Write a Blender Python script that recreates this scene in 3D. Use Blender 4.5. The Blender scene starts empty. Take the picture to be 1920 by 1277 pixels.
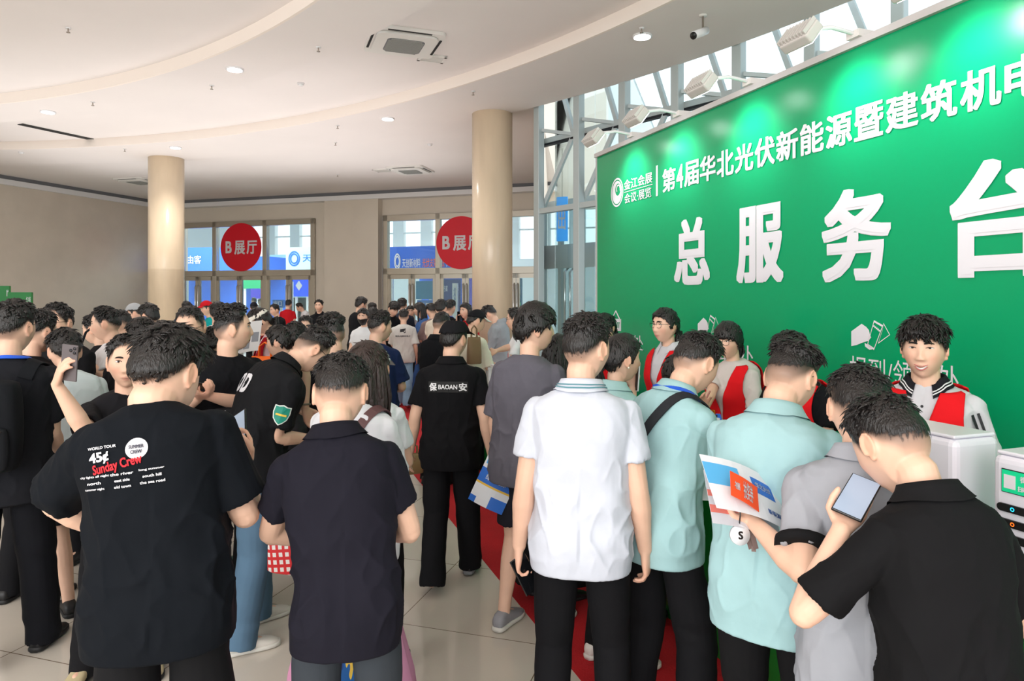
import bpy, math, random
import numpy as np
from mathutils import Vector, Matrix
from mathutils.bvhtree import BVHTree
R = math.radians
scene = bpy.context.scene
COL = scene.collection

# ---------------------------------------------------------------- camera, world, light, exposure
F, H, HY = 1290.0, 1.88, 557.0          # focal length in px of the 1920 px frame, eye height, horizon row
cam_data = bpy.data.cameras.new('camera')
cam_data.sensor_width = 36.0
cam_data.lens = F / 1920 * 36.0
cam_data.shift_y = (HY - 638.5) / 1920.0
cam_data.clip_start = 0.05
cam = bpy.data.objects.new('camera', cam_data)
COL.objects.link(cam)
cam.location = (0, 0, H)
cam.rotation_euler = (R(90), 0, 0)
scene.camera = cam

world = bpy.data.worlds.new('overcast_daylight')
scene.world = world
world.use_nodes = True
wb = world.node_tree.nodes['Background']
wb.inputs[0].default_value = (0.90, 0.96, 1.0, 1)
wb.inputs[1].default_value = 1.7

def area_light(name, loc, aim, sx, sy, power, color=(1, 1, 1), spread=180):
    l = bpy.data.lights.new(name, 'AREA')
    l.shape = 'RECTANGLE'; l.size = sx; l.size_y = sy; l.energy = power; l.color = color; l.spread = R(spread)
    o = bpy.data.objects.new(name, l); COL.objects.link(o)
    o.location = loc
    o.rotation_euler = (Vector(aim) - Vector(loc)).to_track_quat('-Z', 'Y').to_euler()
    return o
# daylight through the glazed entrance behind the photographer; then added fills for the lobby ceiling
area_light('entrance_daylight', (-3.5, -5.0, 3.6), (0.5, 6, 1.0), 9, 4.5, 560, (1.0, 0.97, 0.94))
area_light('ceiling_fill_far', (-7.0, 15.5, 2.6), (-7.0, 15.5, 9), 11, 10, 205, (1.0, 0.98, 0.97), 120)  # added fill lamp in mid-air, no real fitting; brightens the far ceiling
area_light('ceiling_fill_near', (-4.0, 6.0, 3.0), (-4.0, 6.0, 9), 8, 8, 36, (1.0, 0.97, 0.96), 120)  # second added fill, equally without a fitting, for the nearer ceiling
area_light('hall_light', (-12, 33, 6.8), (-12, 33, 0), 16, 8, 3200, (0.92, 0.97, 1.0))

# the photographer's flash, bounced off the ceiling
fl_ = bpy.data.lights.new('bounced_flash', 'SPOT'); fl_.energy = 420; fl_.spot_size = R(105); fl_.spot_blend = 1.0; fl_.shadow_soft_size = 0.15; fl_.color = (1.0, 0.94, 0.92)
fo_ = bpy.data.objects.new('bounced_flash', fl_); COL.objects.link(fo_); fo_.location = (-0.3, -0.5, 2.2)
fo_.rotation_euler = Vector((-1.6, 1.9, 4.0)).to_track_quat('-Z', 'Y').to_euler()

vs = scene.view_settings
vs.view_transform = 'Standard'; vs.look = 'None'; vs.gamma = 1.0
vs.use_curve_mapping = False
vs.exposure = 0.24
scene.cycles.max_bounces = 6
scene.cycles.transparent_max_bounces = 12
scene.cycles.caustics_reflective = False
scene.cycles.caustics_refractive = False

# ---------------------------------------------------------------- helpers
def lin(c):
    return tuple((v / 12.92 if v <= 0.04045 else ((v + 0.055) / 1.055) ** 2.4) for v in c)
def rgb(r, g, b):
    return lin((r / 255, g / 255, b / 255))

MATS = {}
def mat(name, color, rough=0.5, metal=0.0, bump=0.0, bscale=60.0, spec=0.5, emit=0.0, coat=0.0, var=0.0, vscale=8.0, stretch=None):
    if name in MATS: return MATS[name]
    m = bpy.data.materials.new(name); MATS[name] = m
    m.use_nodes = True
    nt = m.node_tree; b = nt.nodes['Principled BSDF']
    c = (*color[:3], 1)
    b.inputs['Base Color'].default_value = c
    b.inputs['Roughness'].default_value = rough
    b.inputs['Metallic'].default_value = metal
    b.inputs['Specular IOR Level'].default_value = spec
    if coat: b.inputs['Coat Weight'].default_value = coat
    if emit:
        b.inputs['Emission Color'].default_value = c
        b.inputs['Emission Strength'].default_value = emit
    if var or bump:
        tc = nt.nodes.new('ShaderNodeTexCoord')
        mp = nt.nodes.new('ShaderNodeMapping')
        nt.links.new(tc.outputs['Object'], mp.inputs[0])
        if stretch: mp.inputs['Scale'].default_value = stretch
    if var:
        n = nt.nodes.new('ShaderNodeTexNoise'); n.inputs['Scale'].default_value = vscale; n.inputs['Detail'].default_value = 5
        nt.links.new(mp.outputs[0], n.inputs['Vector'])
        r = nt.nodes.new('ShaderNodeValToRGB')
        r.color_ramp.elements[0].position = 0.3; r.color_ramp.elements[1].position = 0.7
        r.color_ramp.elements[0].color = (*[v * (1 - var) for v in c[:3]], 1)
        r.color_ramp.elements[1].color = (*[min(1, v * (1 + var)) for v in c[:3]], 1)
        nt.links.new(n.outputs['Fac'], r.inputs[0]); nt.links.new(r.outputs[0], b.inputs['Base Color'])
    if bump:
        n2 = nt.nodes.new('ShaderNodeTexNoise'); n2.inputs['Scale'].default_value = bscale; n2.inputs['Detail'].default_value = 3
        nt.links.new(mp.outputs[0], n2.inputs['Vector'])
        bp = nt.nodes.new('ShaderNodeBump'); bp.inputs['Strength'].default_value = bump; bp.inputs['Distance'].default_value = 0.01
        nt.links.new(n2.outputs['Fac'], bp.inputs['Height']); nt.links.new(bp.outputs[0], b.inputs['Normal'])
    return m

def cloth(r, g, b, rough=0.85):
    return mat('cloth_%d_%d_%d' % (r, g, b), rgb(r, g, b), rough, bump=0.25, bscale=14, var=0.08, vscale=5, spec=0.15)

def glass_mat(name, tint=(0.93, 0.98, 0.98), refl=0.07, haze=0.0, hazecol=(0.7, 0.85, 0.85)):
    if name in MATS: return MATS[name]
    m = bpy.data.materials.new(name); MATS[name] = m; m.use_nodes = True
    nt = m.node_tree; nt.nodes.clear()
    o = nt.nodes.new('ShaderNodeOutputMaterial'); t = nt.nodes.new('ShaderNodeBsdfTransparent'); g = nt.nodes.new('ShaderNodeBsdfGlossy')
    t.inputs[0].default_value = (*tint, 1); g.inputs['Roughness'].default_value = 0.02
    fr = nt.nodes.new('ShaderNodeFresnel'); fr.inputs[0].default_value = 1.35
    mx = nt.nodes.new('ShaderNodeMixShader')
    nt.links.new(fr.outputs[0], mx.inputs[0]); nt.links.new(t.outputs[0], mx.inputs[1]); nt.links.new(g.outputs[0], mx.inputs[2])
    last = mx
    if haze:
        d = nt.nodes.new('ShaderNodeBsdfDiffuse'); d.inputs[0].default_value = (*hazecol, 1)
        m2 = nt.nodes.new('ShaderNodeMixShader'); m2.inputs[0].default_value = haze
        nt.links.new(mx.outputs[0], m2.inputs[1]); nt.links.new(d.outputs[0], m2.inputs[2]); last = m2
    nt.links.new(last.outputs[0], o.inputs[0])
    return m

class MB:
    """collects vertices and faces of one mesh"""
    def __init__(self): self.v = []; self.f = []; self.n = 0
    def add(self, v, f):
        v = np.asarray(v, float)
        self.v.append(v); self.f.extend([tuple(int(i) + self.n for i in q) for q in f]); self.n += len(v)
        return self
    def box(self, lo, hi):
        x0, y0, z0 = lo; x1, y1, z1 = hi
        v = [(x0,y0,z0),(x1,y0,z0),(x1,y1,z0),(x0,y1,z0),(x0,y0,z1),(x1,y0,z1),(x1,y1,z1),(x0,y1,z1)]
        return self.add(v, [(3,2,1,0),(4,5,6,7),(0,1,5,4),(1,2,6,5),(2,3,7,6),(3,0,4,7)])
    def beam(self, a, b, w, d=None, up=(0, 0, 1)):
        d = d or w
        a = np.array(a, float); b = np.array(b, float); t = b - a; t /= np.linalg.norm(t)
        up = np.array(up, float)
        if abs(np.dot(up, t)) > 0.95: up = np.array((1.0, 0, 0)) if abs(t[0]) < 0.9 else np.array((0, 1.0, 0))
        s = np.cross(t, up); s /= np.linalg.norm(s); u = np.cross(s, t)
        v = [p + s * i * w / 2 + u * j * d / 2 for p in (a, b) for i, j in ((-1,-1),(1,-1),(1,1),(-1,1))]
        return self.add(v, [(0,1,2,3),(7,6,5,4),(0,4,5,1),(1,5,6,2),(2,6,7,3),(3,7,4,0)])
    def tube(self, pts, rad, n=10, round_ends=True):
        v, f = tube(pts, rad, n, round_ends); return self.add(v, f)
    def cyl(self, c, r, h, n=32, r2=None):
        c = np.array(c, float); r2 = r if r2 is None else r2
        a = np.linspace(0, 2*np.pi, n, endpoint=False)
        ring = np.c_[np.cos(a), np.sin(a), 0*a]
        v = np.r_[ring*r + c, ring*r2 + c + (0,0,h)]
        f = [(i, (i+1)%n, n+(i+1)%n, n+i) for i in range(n)] + [tuple(range(n))[::-1], tuple(range(n, 2*n))]
        return self.add(v, f)
    def ball(self, c, r, nu=16, nv=10):
        v, f = ellipsoid(c, r, nu, nv); return self.add(v, f)
    def poly(self, pts, h, axis=(0,0,1)):
        """extruded polygon"""
        p = np.array(pts, float); n = len(p); q = p + np.array(axis, float)*h
        f = [tuple(range(n))[::-1], tuple(range(n, 2*n))] + [(i, (i+1)%n, n+(i+1)%n, n+i) for i in range(n)]
        return self.add(np.r_[p, q], f)
    def arrays(self):
        return np.concatenate(self.v) if self.v else np.zeros((0,3)), self.f
    def build(self, name, m, parent=None, smooth=False, bevel=0.0):
        v, f = self.arrays()
        return mesh_obj(name, v, f, m, parent, smooth, bevel)

def mesh_obj(name, v, f, m, parent=None, smooth=False, bevel=0.0):
    me = bpy.data.meshes.new(name)
    me.from_pydata(np.asarray(v).tolist(), [], f)
    if m: me.materials.append(m)
    if smooth: me.polygons.foreach_set('use_smooth', [True]*len(me.polygons))
    me.update()
    o = bpy.data.objects.new(name, me); COL.objects.link(o)
    if parent: o.parent = parent
    if bevel:
        b = o.modifiers.new('edge', 'BEVEL'); b.width = bevel; b.segments = 3; b.limit_method = 'ANGLE'; b.harden_normals = False
    return o

def tube(pts, rad, n=10, round_ends=True):
    p = np.array(pts, float); m = len(p)
    r = np.array(rad, float) if np.ndim(rad) else np.full(m, float(rad))
    if r.ndim == 1: r = np.c_[r, r]
    t = np.gradient(p, axis=0); t /= np.linalg.norm(t, axis=1)[:, None] + 1e-12
    up = np.array((0, 0, 1.0)) if abs(t[0][2]) < 0.9 else np.array((0, 1.0, 0))
    s = np.cross(t[0], up); s /= np.linalg.norm(s)
    a = np.linspace(0, 2*np.pi, n, endpoint=False); rings = []
    C = []; S = []; U = []; RR = []; 
    for i in range(m):
        s = s - t[i]*np.dot(s, t[i]); s /= np.linalg.norm(s); u = np.cross(t[i], s)
        C.append(p[i]); S.append(s); U.append(u); RR.append(r[i])
    if round_ends:
        for th in (0.45, 0.9):
            pass
    def ring(i, k=1.0, off=0.0):
        return C[i] + t[i]*off + np.outer(np.cos(a), S[i])*RR[i][0]*k + np.outer(np.sin(a), U[i])*RR[i][1]*k
    if round_ends:
        e = min(RR[0]); rings += [ring(0, 0.35, -e*0.9), ring(0, 0.75, -e*0.62)]
    rings += [ring(i) for i in range(m)]
    if round_ends:
        e = min(RR[-1]); rings += [ring(m-1, 0.75, e*0.62), ring(m-1, 0.35, e*0.9)]
    return loft(rings)

def loft(rings, close=True):
    k = len(rings); n = len(rings[0])
    v = np.concatenate(rings)
    f = [(i*n+j, i*n+(j+1)%n, (i+1)*n+(j+1)%n, (i+1)*n+j) for i in range(k-1) for j in range(n)]
    if close: f += [tuple(range(n))[::-1], tuple(range((k-1)*n, k*n))]
    return v, f

def ellipsoid(c, r, nu=16, nv=10):
    c = np.array(c, float); r = np.array(r if np.ndim(r) else (r, r, r), float)
    v = [c + r*(0, 0, -1)]
    for i in range(1, nv):
        ph = -math.pi/2 + math.pi*i/nv
        for j in range(nu):
            th = 2*math.pi*j/nu
            v.append(c + r*np.array((math.cos(ph)*math.cos(th), math.cos(ph)*math.sin(th), math.sin(ph))))
    v.append(c + r*(0, 0, 1))
    f = [(0, 1+(j+1)%nu, 1+j) for j in range(nu)]
    for i in range(nv-2):
        for j in range(nu):
            a = 1+i*nu; f.append((a+j, a+(j+1)%nu, a+nu+(j+1)%nu, a+nu+j))
    L = 1+(nv-2)*nu; e = len(v)-1
    f += [(L+j, L+(j+1)%nu, e) for j in range(nu)]
    return np.array(v), f

def empty(name, loc=(0, 0, 0), rz=0.0, M=None):
    o = bpy.data.objects.new(name, None); COL.objects.link(o)
    o.empty_display_size = 0.1
    if M is not None: o.matrix_world = M
    else: o.location = loc; o.rotation_euler = (0, 0, rz)
    return o
def tag(o, label, cat, group=None, kind=None):
    o['label'] = label; o['category'] = cat
    if group: o['group'] = group
    if kind: o['kind'] = kind
    return o
def struct(o):
    o['kind'] = 'structure'; return o

def px(x, y, d):                       # photo pixel at depth d -> world point
    return np.array(((x-960)/F*d, d, H-(y-HY)/F*d))

_TXT = {}
def text_mesh(s, bold=0.0):
    """flat triangulated lettering; bold thickens the strokes by shifted copies; returns verts (n, 2), faces"""
    k = (s, bold)
    if k in _TXT: return _TXT[k]
    cu = bpy.data.curves.new('t', 'FONT'); cu.body = s; cu.size = 1.0; cu.resolution_u = 3
    o = bpy.data.objects.new('t', cu); COL.objects.link(o)
    dg = bpy.context.evaluated_depsgraph_get()
    me = bpy.data.meshes.new_from_object(o.evaluated_get(dg))
    v = np.zeros(len(me.vertices)*3); me.vertices.foreach_get('co', v); v = v.reshape(-1, 3)[:, :2].copy()
    f = [tuple(p.vertices) for p in me.polygons]
    bpy.data.objects.remove(o); bpy.data.curves.remove(cu); bpy.data.meshes.remove(me)
    if bold:
        V = []; F_ = []; n = len(v)
        K = 4 if bold < .015 else (8 if bold < .03 else 10)            # samples along one side of the square pen
        pen = [(-1+2*k/K, sd) for k in range(K+1) for sd in (-1, 1)]+[(sd, -1+2*k/K) for k in range(1, K) for sd in (-1, 1)]
        if bold < .02: pen = pen[::2]
        for i, (ox, oy) in enumerate(pen):
            V.append(np.c_[v+(bold*ox, bold*oy*.75), np.full(n, i*2.4e-3/len(pen))]); F_ += [tuple(j+n*i for j in q) for q in f]
        V.append(np.c_[v, np.full(n, 3e-3)]); F_ += [tuple(j+n*len(pen) for j in q) for q in f]
        v, f = np.concatenate(V), F_
    else: v = np.c_[v, np.zeros(len(v))]
    _TXT[k] = (v, f); return v, f
def text_into(mb, s, x0, y0, x1, y1, z=0.0, bold=0.0, lay=1.0):
    """fit string s into the box (x0,y0)-(x1,y1) of a plane"""
    v, f = text_mesh(s, bold)
    if not len(v): return
    zl = v[:, 2]; v = v[:, :2]; lo = v.min(0); hi = v.max(0); w = (v-lo)/(hi-lo+1e-9)
    mb.add(np.c_[x0+w[:, 0]*(x1-x0), y0+w[:, 1]*(y1-y0), z+zl*lay], f)

# frames of the place: the service wall (u runs away from the camera along it, n towards it)
UU = np.array((-0.3327, 0.9430, 0.0)); NN = np.array((0.9430, 0.3327, 0.0)); ZZ = np.array((0, 0, 1.0))
def un(u, n, z=0.0): return UU*u + NN*n + ZZ*z
def wall_px(n0, x, y):                 # pixel on the vertical plane n = n0 -> (u, z)
    r = (x-960)/F; Y = n0/(NN[0]*r + NN[1]); return UU[0]*r*Y + UU[1]*Y, H-(y-HY)*Y/F
def frame_matrix(o, X, Y, Z):
    return Matrix(((X[0], Y[0], Z[0], o[0]), (X[1], Y[1], Z[1], o[1]), (X[2], Y[2], Z[2], o[2]), (0, 0, 0, 1)))
# the back wall
CW = np.array((-13.46, 26.8, 0.0)); WW = np.array((0.956, -0.2934, 0.0)); WI = np.array((0.2934, 0.956, 0.0))   # WI points into the hall beyond
def bw_s(x):
    r = (x-960)/F; return (r*CW[1]-CW[0])/(WW[0]-r*WW[1])
def bw(x, y):
    s = bw_s(x); Y = CW[1]+WW[1]*s; return s, H-(y-HY)*Y/F
LW = np.array((0.3035, 0.953, 0.0))    # direction of the left-hand wall, away from the camera
# ---------------------------------------------------------------- the setting
CC = np.array((-13.85, -1.98, 0.0))     # centre of the round ceiling
ZC = 5.5
m_floor = bpy.data.materials.new('polished_tile'); m_floor.use_nodes = True
def make_floor():
    nt = m_floor.node_tree; b = nt.nodes['Principled BSDF']
    tc = nt.nodes.new('ShaderNodeTexCoord'); br = nt.nodes.new('ShaderNodeTexBrick')
    br.offset = 0.0; br.squash = 1.0
    br.inputs['Scale'].default_value = 1.0; br.inputs['Brick Width'].default_value = 0.9; br.inputs['Row Height'].default_value = 0.9
    br.inputs['Mortar Size'].default_value = 0.003; br.inputs['Mortar Smooth'].default_value = 0.1
    br.inputs['Color1'].default_value = (*rgb(226, 218, 206), 1); br.inputs['Color2'].default_value = (*rgb(220, 211, 198), 1)
    br.inputs['Mortar'].default_value = (*rgb(128, 112, 92), 1)
    nt.links.new(tc.outputs['Object'], br.inputs['Vector'])
    n = nt.nodes.new('ShaderNodeTexNoise'); n.inputs['Scale'].default_value = 1.3; n.inputs['Detail'].default_value = 6
    nt.links.new(tc.outputs['Object'], n.inputs['Vector'])
    mx = nt.nodes.new('ShaderNodeMixRGB'); mx.blend_type = 'MULTIPLY'; mx.inputs[0].default_value = 0.22
    nt.links.new(br.outputs['Color'], mx.inputs[1]); nt.links.new(n.outputs['Fac'], mx.inputs[2])
    nt.links.new(mx.outputs[0], b.inputs['Base Color'])
    b.inputs['Roughness'].default_value = 0.12; b.inputs['Specular IOR Level'].default_value = 0.5
make_floor()
fl = MB().box((-45, -45, -0.1), (45, 60, 0.0)).build('floor', m_floor)
fl.rotation_euler = (0, 0, math.atan2(WW[1], WW[0])); struct(fl)

m_ceil = mat('ceiling_paint', rgb(238, 232, 230), 0.9, var=0.02, vscale=0.6)
m_fascia = mat('fascia_paint', rgb(248, 238, 230), 0.85)
m_wall = mat('wall_stone', rgb(222, 211, 197), 0.16, var=0.04, vscale=1.5, spec=0.5)
m_wall2 = mat('wall_stone_light', rgb(226, 216, 202), 0.28, var=0.03, vscale=1.2)
m_trim = mat('cornice_white', rgb(240, 240, 242), 0.6)
m_trim_dark = mat('cornice_shadow_gap', rgb(120, 122, 128), 0.8)  # flat grey strip paints in the shade of the gap above the cornice
m_col = mat('column_stone', rgb(232, 212, 184), 0.22, var=0.09, vscale=2.5, stretch=(1.2, 1.2, 0.25), spec=0.5)
m_steel = mat('brushed_steel', rgb(186, 178, 164), 0.3, metal=0.85)
m_chrome = mat('chrome', rgb(225, 225, 225), 0.12, metal=1.0)
m_post = mat('painted_mullion', rgb(192, 203, 205), 0.4, metal=0.2)
m_gasket = mat('black_gasket', rgb(20, 26, 34), 0.6)
m_pane = glass_mat('clear_pane', (0.90, 0.965, 0.97))
m_pane_door = glass_mat('door_pane', (0.86, 0.95, 0.95), haze=0.12, hazecol=(0.55, 0.78, 0.80))
m_lamp = mat('lamp_white', (1, 1, 1), 0.5, emit=9.0)
m_white = mat('white_plastic', rgb(236, 236, 238), 0.35)
m_black = mat('black_plastic', rgb(18, 18, 20), 0.4)
m_dark = mat('dark_slot', rgb(12, 12, 13), 0.7)

def ring_part(r0, r1, z0, z1, a0, a1, n=96):
    """flat ring seen from below (thickness z1-z0), angles in degrees about the ceiling centre"""
    a = np.radians(np.linspace(a0, a1, n)); c = np.c_[np.cos(a), np.sin(a)]
    P = lambda r, z: np.c_[c*r + CC[:2], np.full(n, z)]
    v = np.r_[P(r0, z0), P(r1, z0), P(r0, z1), P(r1, z1)]
    f = []
    for i in range(n-1):
        for a_, b_ in ((0, 1), (3, 2), (2, 0), (1, 3)):
            f.append((a_*n+i, b_*n+i, b_*n+i+1, a_*n+i+1))
    f += [(0, n, 3*n, 2*n), (n-1, 3*n-1, 4*n-1, 2*n-1)]
    return v, f
A0, A1 = -40, 118
R1, R2, R3, R4 = 15.45, 16.55, 18.9, 20.78
ceil = empty('ceiling'); struct(ceil)
def ceil_part(name, m, v, f): return mesh_obj(name, v, f, m, ceil)
a_ = np.radians(np.linspace(A0, A1, 96))
ceil_part('ceiling_dome', m_ceil, *(lambda P: (P, [tuple(range(97))]))(np.r_[np.c_[np.cos(a_)*R1+CC[0], np.sin(a_)*R1+CC[1], np.full(96, ZC+0.19)], [[CC[0], CC[1], ZC+0.19]]]))
ceil_part('ceiling_fascia', m_fascia, *ring_part(R1, R1+0.04, ZC, ZC+0.2, A0, A1))
ceil_part('ceiling_ring', m_ceil, *ring_part(R1+0.04, R2, ZC, ZC+0.1, A0, A1))
ceil_part('ceiling_step', m_ceil, *ring_part(R2, R3, ZC+0.19, ZC+0.25, A0, A1))
ceil_part('ceiling_fascia', m_fascia, *ring_part(R3, R3+0.04, ZC, ZC+0.2, A0, A1))
ceil_part('ceiling_ring', m_ceil, *ring_part(R3+0.04, R4, ZC, ZC+0.35, A0, A1))
# outer flat ceiling over the back of the lobby, bounded by the round part and the glazed front
P1 = np.array((0.52, 13.3, 0.0)); GD = np.array((0.636, -0.772, 0.0)); GN = np.array((0.772, 0.636, 0.0))
corner = CW
backR = CW + WW*15.6
aa = np.radians(np.linspace(46.2, A1, 60))
arc = np.c_[np.cos(aa)*(R4-0.01)+CC[0], np.sin(aa)*(R4-0.01)+CC[1]]
outer_pts = [P1[:2], backR[:2], corner[:2], (corner-LW*26)[:2]]
op = []
for p in arc[::1]: op.append(p)
poly = list(outer_pts) + [tuple(p) for p in arc[::-1]]
v = np.array([(p[0], p[1], ZC+0.06) for p in poly])
ceil_part('ceiling_outer', m_ceil, v, [tuple(range(len(v)))])
# lid over the tall glazed bay, above what the photo shows, closing it to a roof
# walls
struct(MB().poly([corner+(0,0,0), corner-LW*34, corner-LW*34-np.array(WW)*0.3, corner-np.array(WW)*0.3], 5.8).build('wall_left', m_wall))
mb = MB()
tr = MB()
def along(o, d, s0, s1, z0, z1, t0, t1, nrm, mbx):
    a = o+d*s0; b = o+d*s1
    P = [a+nrm*t0, b+nrm*t0, b+nrm*t1, a+nrm*t1]
    mbx.poly([p+np.array((0,0,z0)) for p in P], z1-z0)
along(corner, -LW, 0, 34, ZC-0.22, ZC-0.06, 0.0, 0.10, WW, tr)
struct(tr.build('trim_1', m_trim))
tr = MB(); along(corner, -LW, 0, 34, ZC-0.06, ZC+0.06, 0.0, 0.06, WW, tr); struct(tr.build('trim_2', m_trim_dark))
bL, bR = 0.0, 15.6
d1a, d1b = bw_s(338), bw_s(592)         # first door group
d2a, d2b = bw_s(716), bw_s(1012)        # second door group
ZH = 4.72                                # head of the glazed door groups
pA, pB = bw_s(616), bw_s(716)
wb_ = MB()
along(corner, WW, bL-0.3, d1a, 0, 5.8, 0, 0.4, WI, wb_)
along(corner, WW, d1b, pB+.02, 0, 11.2, 0, 0.4, WI, wb_)
along(corner, WW, d1a, d1b, ZH, 5.8, 0, 0.4, WI, wb_)
along(corner, WW, d2a, 17.2, ZH, 11.2, 0, 0.4, WI, wb_)
struct(wb_.build('wall_back', m_wall2))
pw = MB(); along(corner, WW, pA, pB, 0, 5.5, 0.0, -0.28, WI, pw); struct(pw.build('wall_pier', m_wall2))
we = MB(); q_ = CW+WW*(d2b+.12); we.poly([P1, P1+GN*.1, q_+WI*.2+WW*.1, q_], 5.8); struct(we.build('wall_end', m_wall2))
tr = MB(); along(corner, WW, 0, bR, ZC-0.22, ZC-0.06, 0.0, -0.36, WI, tr); struct(tr.build('trim_3', m_trim))
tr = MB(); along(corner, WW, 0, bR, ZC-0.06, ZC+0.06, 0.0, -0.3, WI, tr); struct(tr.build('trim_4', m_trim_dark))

# columns
def column(x, d, r, n):
    c = px(x, 557, d); c[2] = 0
    e = empty('column', c); struct(e)
    mb = MB().cyl((0, 0, 0), r, ZC+0.06, 64); mb.build('column_shaft', m_col, e, True)
    MB().cyl((0, 0, 0), r+0.02, 0.18, 64).build('column_base', m_steel, e, True)
column(312, 18.0, 0.43, 1)
column(923, 13.65, 0.40, 2)

# ---- glazed door groups in the back wall
def door_group(n, xs, zt, s_end=None):
    """xs: pixel columns of the mullion centres"""
    e = empty('door_%d' % n); struct(e)
    e.matrix_world = frame_matrix(CW, WW, WI, ZZ)
    S = [bw_s(x) if x is not None else s_end for x in xs]
    MBf = MB(); fw = 0.17
    for s in S: MBf.box((s-fw/2, -0.08, 0), (s+fw/2, 0.12, ZH))
    MBf.box((S[0]-fw/2, -0.08, ZH-0.2), (S[-1]+fw/2, 0.12, ZH))
    MBf.box((S[0]-fw/2, -0.08, zt-0.12), (S[-1]+fw/2, 0.12, zt+0.1))
    MBf.build('door_frame', m_steel, e, bevel=0.008)
    for a, b in zip(S[:-1], S[1:]):
        MB().box((a+fw/2, 0.0, zt+0.1), (b-fw/2, 0.02, ZH-0.2)).build('transom_pane', m_pane, e)
        mid = (a+b)/2
        for l0, l1, hs in ((a+fw/2, mid-0.01, 1), (mid+0.01, b-fw/2, -1)):
            lf = MB(); t = 0.11
            lf.box((l0, -0.03, 0.03), (l0+t, 0.03, zt-0.12)).box((l1-t, -0.03, 0.03), (l1, 0.03, zt-0.12))
            lf.box((l0, -0.03, zt-0.27), (l1, 0.03, zt-0.12)).box((l0, -0.03, 0.03), (l1, 0.03, 0.22))
            leaf = lf.build('door_leaf', m_steel, e)
            MB().box((l0+t, -0.008, 0.22), (l1-t, 0.008, zt-0.27)).build('door_pane', m_pane_door, leaf)
            hx = l1-0.05 if hs > 0 else l0+0.05
            MB().tube([(hx, -0.03, 0.75), (hx, -0.11, 0.80), (hx, -0.11, 2.28), (hx, -0.03, 2.33)], 0.024, 10).build('door_handle', m_chrome, leaf, True)
    return e
ZT = bw(456, 512)[1]
door_group(1, [341, 404, 498, 588], ZT)
door_group(2, [724, 822, 925, 1012], ZT)

# round hall signs hung in front of the transoms
m_red = mat('sign_red', rgb(232, 14, 42), 0.35, spec=0.4)
m_lett = mat('sign_letter_white', rgb(232, 230, 236), 0.5)
def round_sign(x0, x1, y0, y1, text, label):
    s0, s1 = bw_s(x0), bw_s(x1); s = (s0+s1)/2
    zt_, zb = bw((x0+x1)/2, y0)[1], bw((x0+x1)/2, y1)[1]
    r = (zt_-zb)/2; zc = (zt_+zb)/2
    M = frame_matrix(CW+WW*s-WI*0.12+ZZ*zc, WW, ZZ, -WI)
    e = empty('hall_sign', M=M); tag(e, label, 'sign', 'round exhibition hall signs')
    a = np.linspace(0, 2*np.pi, 72, endpoint=False)
    MB().poly(np.c_[np.cos(a)*r, np.sin(a)*r, 0*a-0.02], 0.03).build('disc', m_red, e)
    t = MB(); k = r/0.91
    text_into(t, 'B', -0.68*k, -0.22*k, -0.40*k, 0.24*k, 0.014, 0.035)
    text_into(t, text[1], -0.28*k, -0.27*k, 0.20*k, 0.25*k, 0.014, 0.03)
    text_into(t, text[2], 0.27*k, -0.26*k, 0.73*k, 0.24*k, 0.014, 0.03)
    t.build('lettering', m_lett, e)
round_sign(417, 495, 419, 509, 'B展厅', 'round red hall sign between the stone column and the wall pier, letters fully in view')
round_sign(827, 907, 406, 505, 'B展厅', 'round red hall sign partly hidden behind the nearer stone column')

# ---------------------------------------------------------------- the exhibition hall beyond the doors
def hall_obj(name, s0, s1, t0, t1, z0, z1, m, parent=None):
    mb = MB(); along(corner, WW, s0, s1, z0, z1, t0, t1, WI, mb); return mb.build(name, m, parent)
m_hallwall = mat('hall_wall_white', rgb(228, 234, 236), 0.8)
m_truss = mat('hall_truss', rgb(120, 140, 148), 0.5)
HT = 22.0
hw = MB()
along(corner, WW, -14, 16.9, 0, 4.4, HT, HT+0.4, WI, hw)
along(corner, WW, -14, 16.9, 9.6, 11, HT, HT+0.4, WI, hw)
s = -14.0
while s < 16.9:
    along(corner, WW, s, s+0.8, 4.4, 9.6, HT, HT+0.4, WI, hw); s += 2.1
along(corner, WW, -14, 16.9, 6.3, 6.4, HT+0.1, HT+0.25, WI, hw)
struct(hw.build('wall_hall', m_hallwall))
hs = MB(); along(corner, WW, 16.9, 17.2, 0, 11, 0.4, HT, WI, hs); along(corner, WW, -14.3, -14, 0, 11, 0.4, HT, WI, hs); struct(hs.build('wall_hall_side', m_hallwall))
struct(hall_obj('ceiling_hall', -14.3, 17.2, 0.4, HT+0.4, 10.8, 11.0, m_hallwall))
ts = MB()
for z in (7.0, 7.6):
    ts.beam(corner+WW*(-13)+WI*9+ZZ*z, corner+WW*16.5+WI*9+ZZ*z, 0.1)
for k in range(24):
    s = -13+k*1.2
    ts.beam(corner+WW*s+WI*9+ZZ*7.0, corner+WW*(s+0.6)+WI*9+ZZ*7.6, 0.06)
    ts.beam(corner+WW*(s+0.6)+WI*9+ZZ*7.6, corner+WW*(s+1.2)+WI*9+ZZ*7.0, 0.06)
tag(ts.build('roof_truss', m_truss), 'grey steel lattice truss under the hall roof beyond the doors', 'truss')

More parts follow.
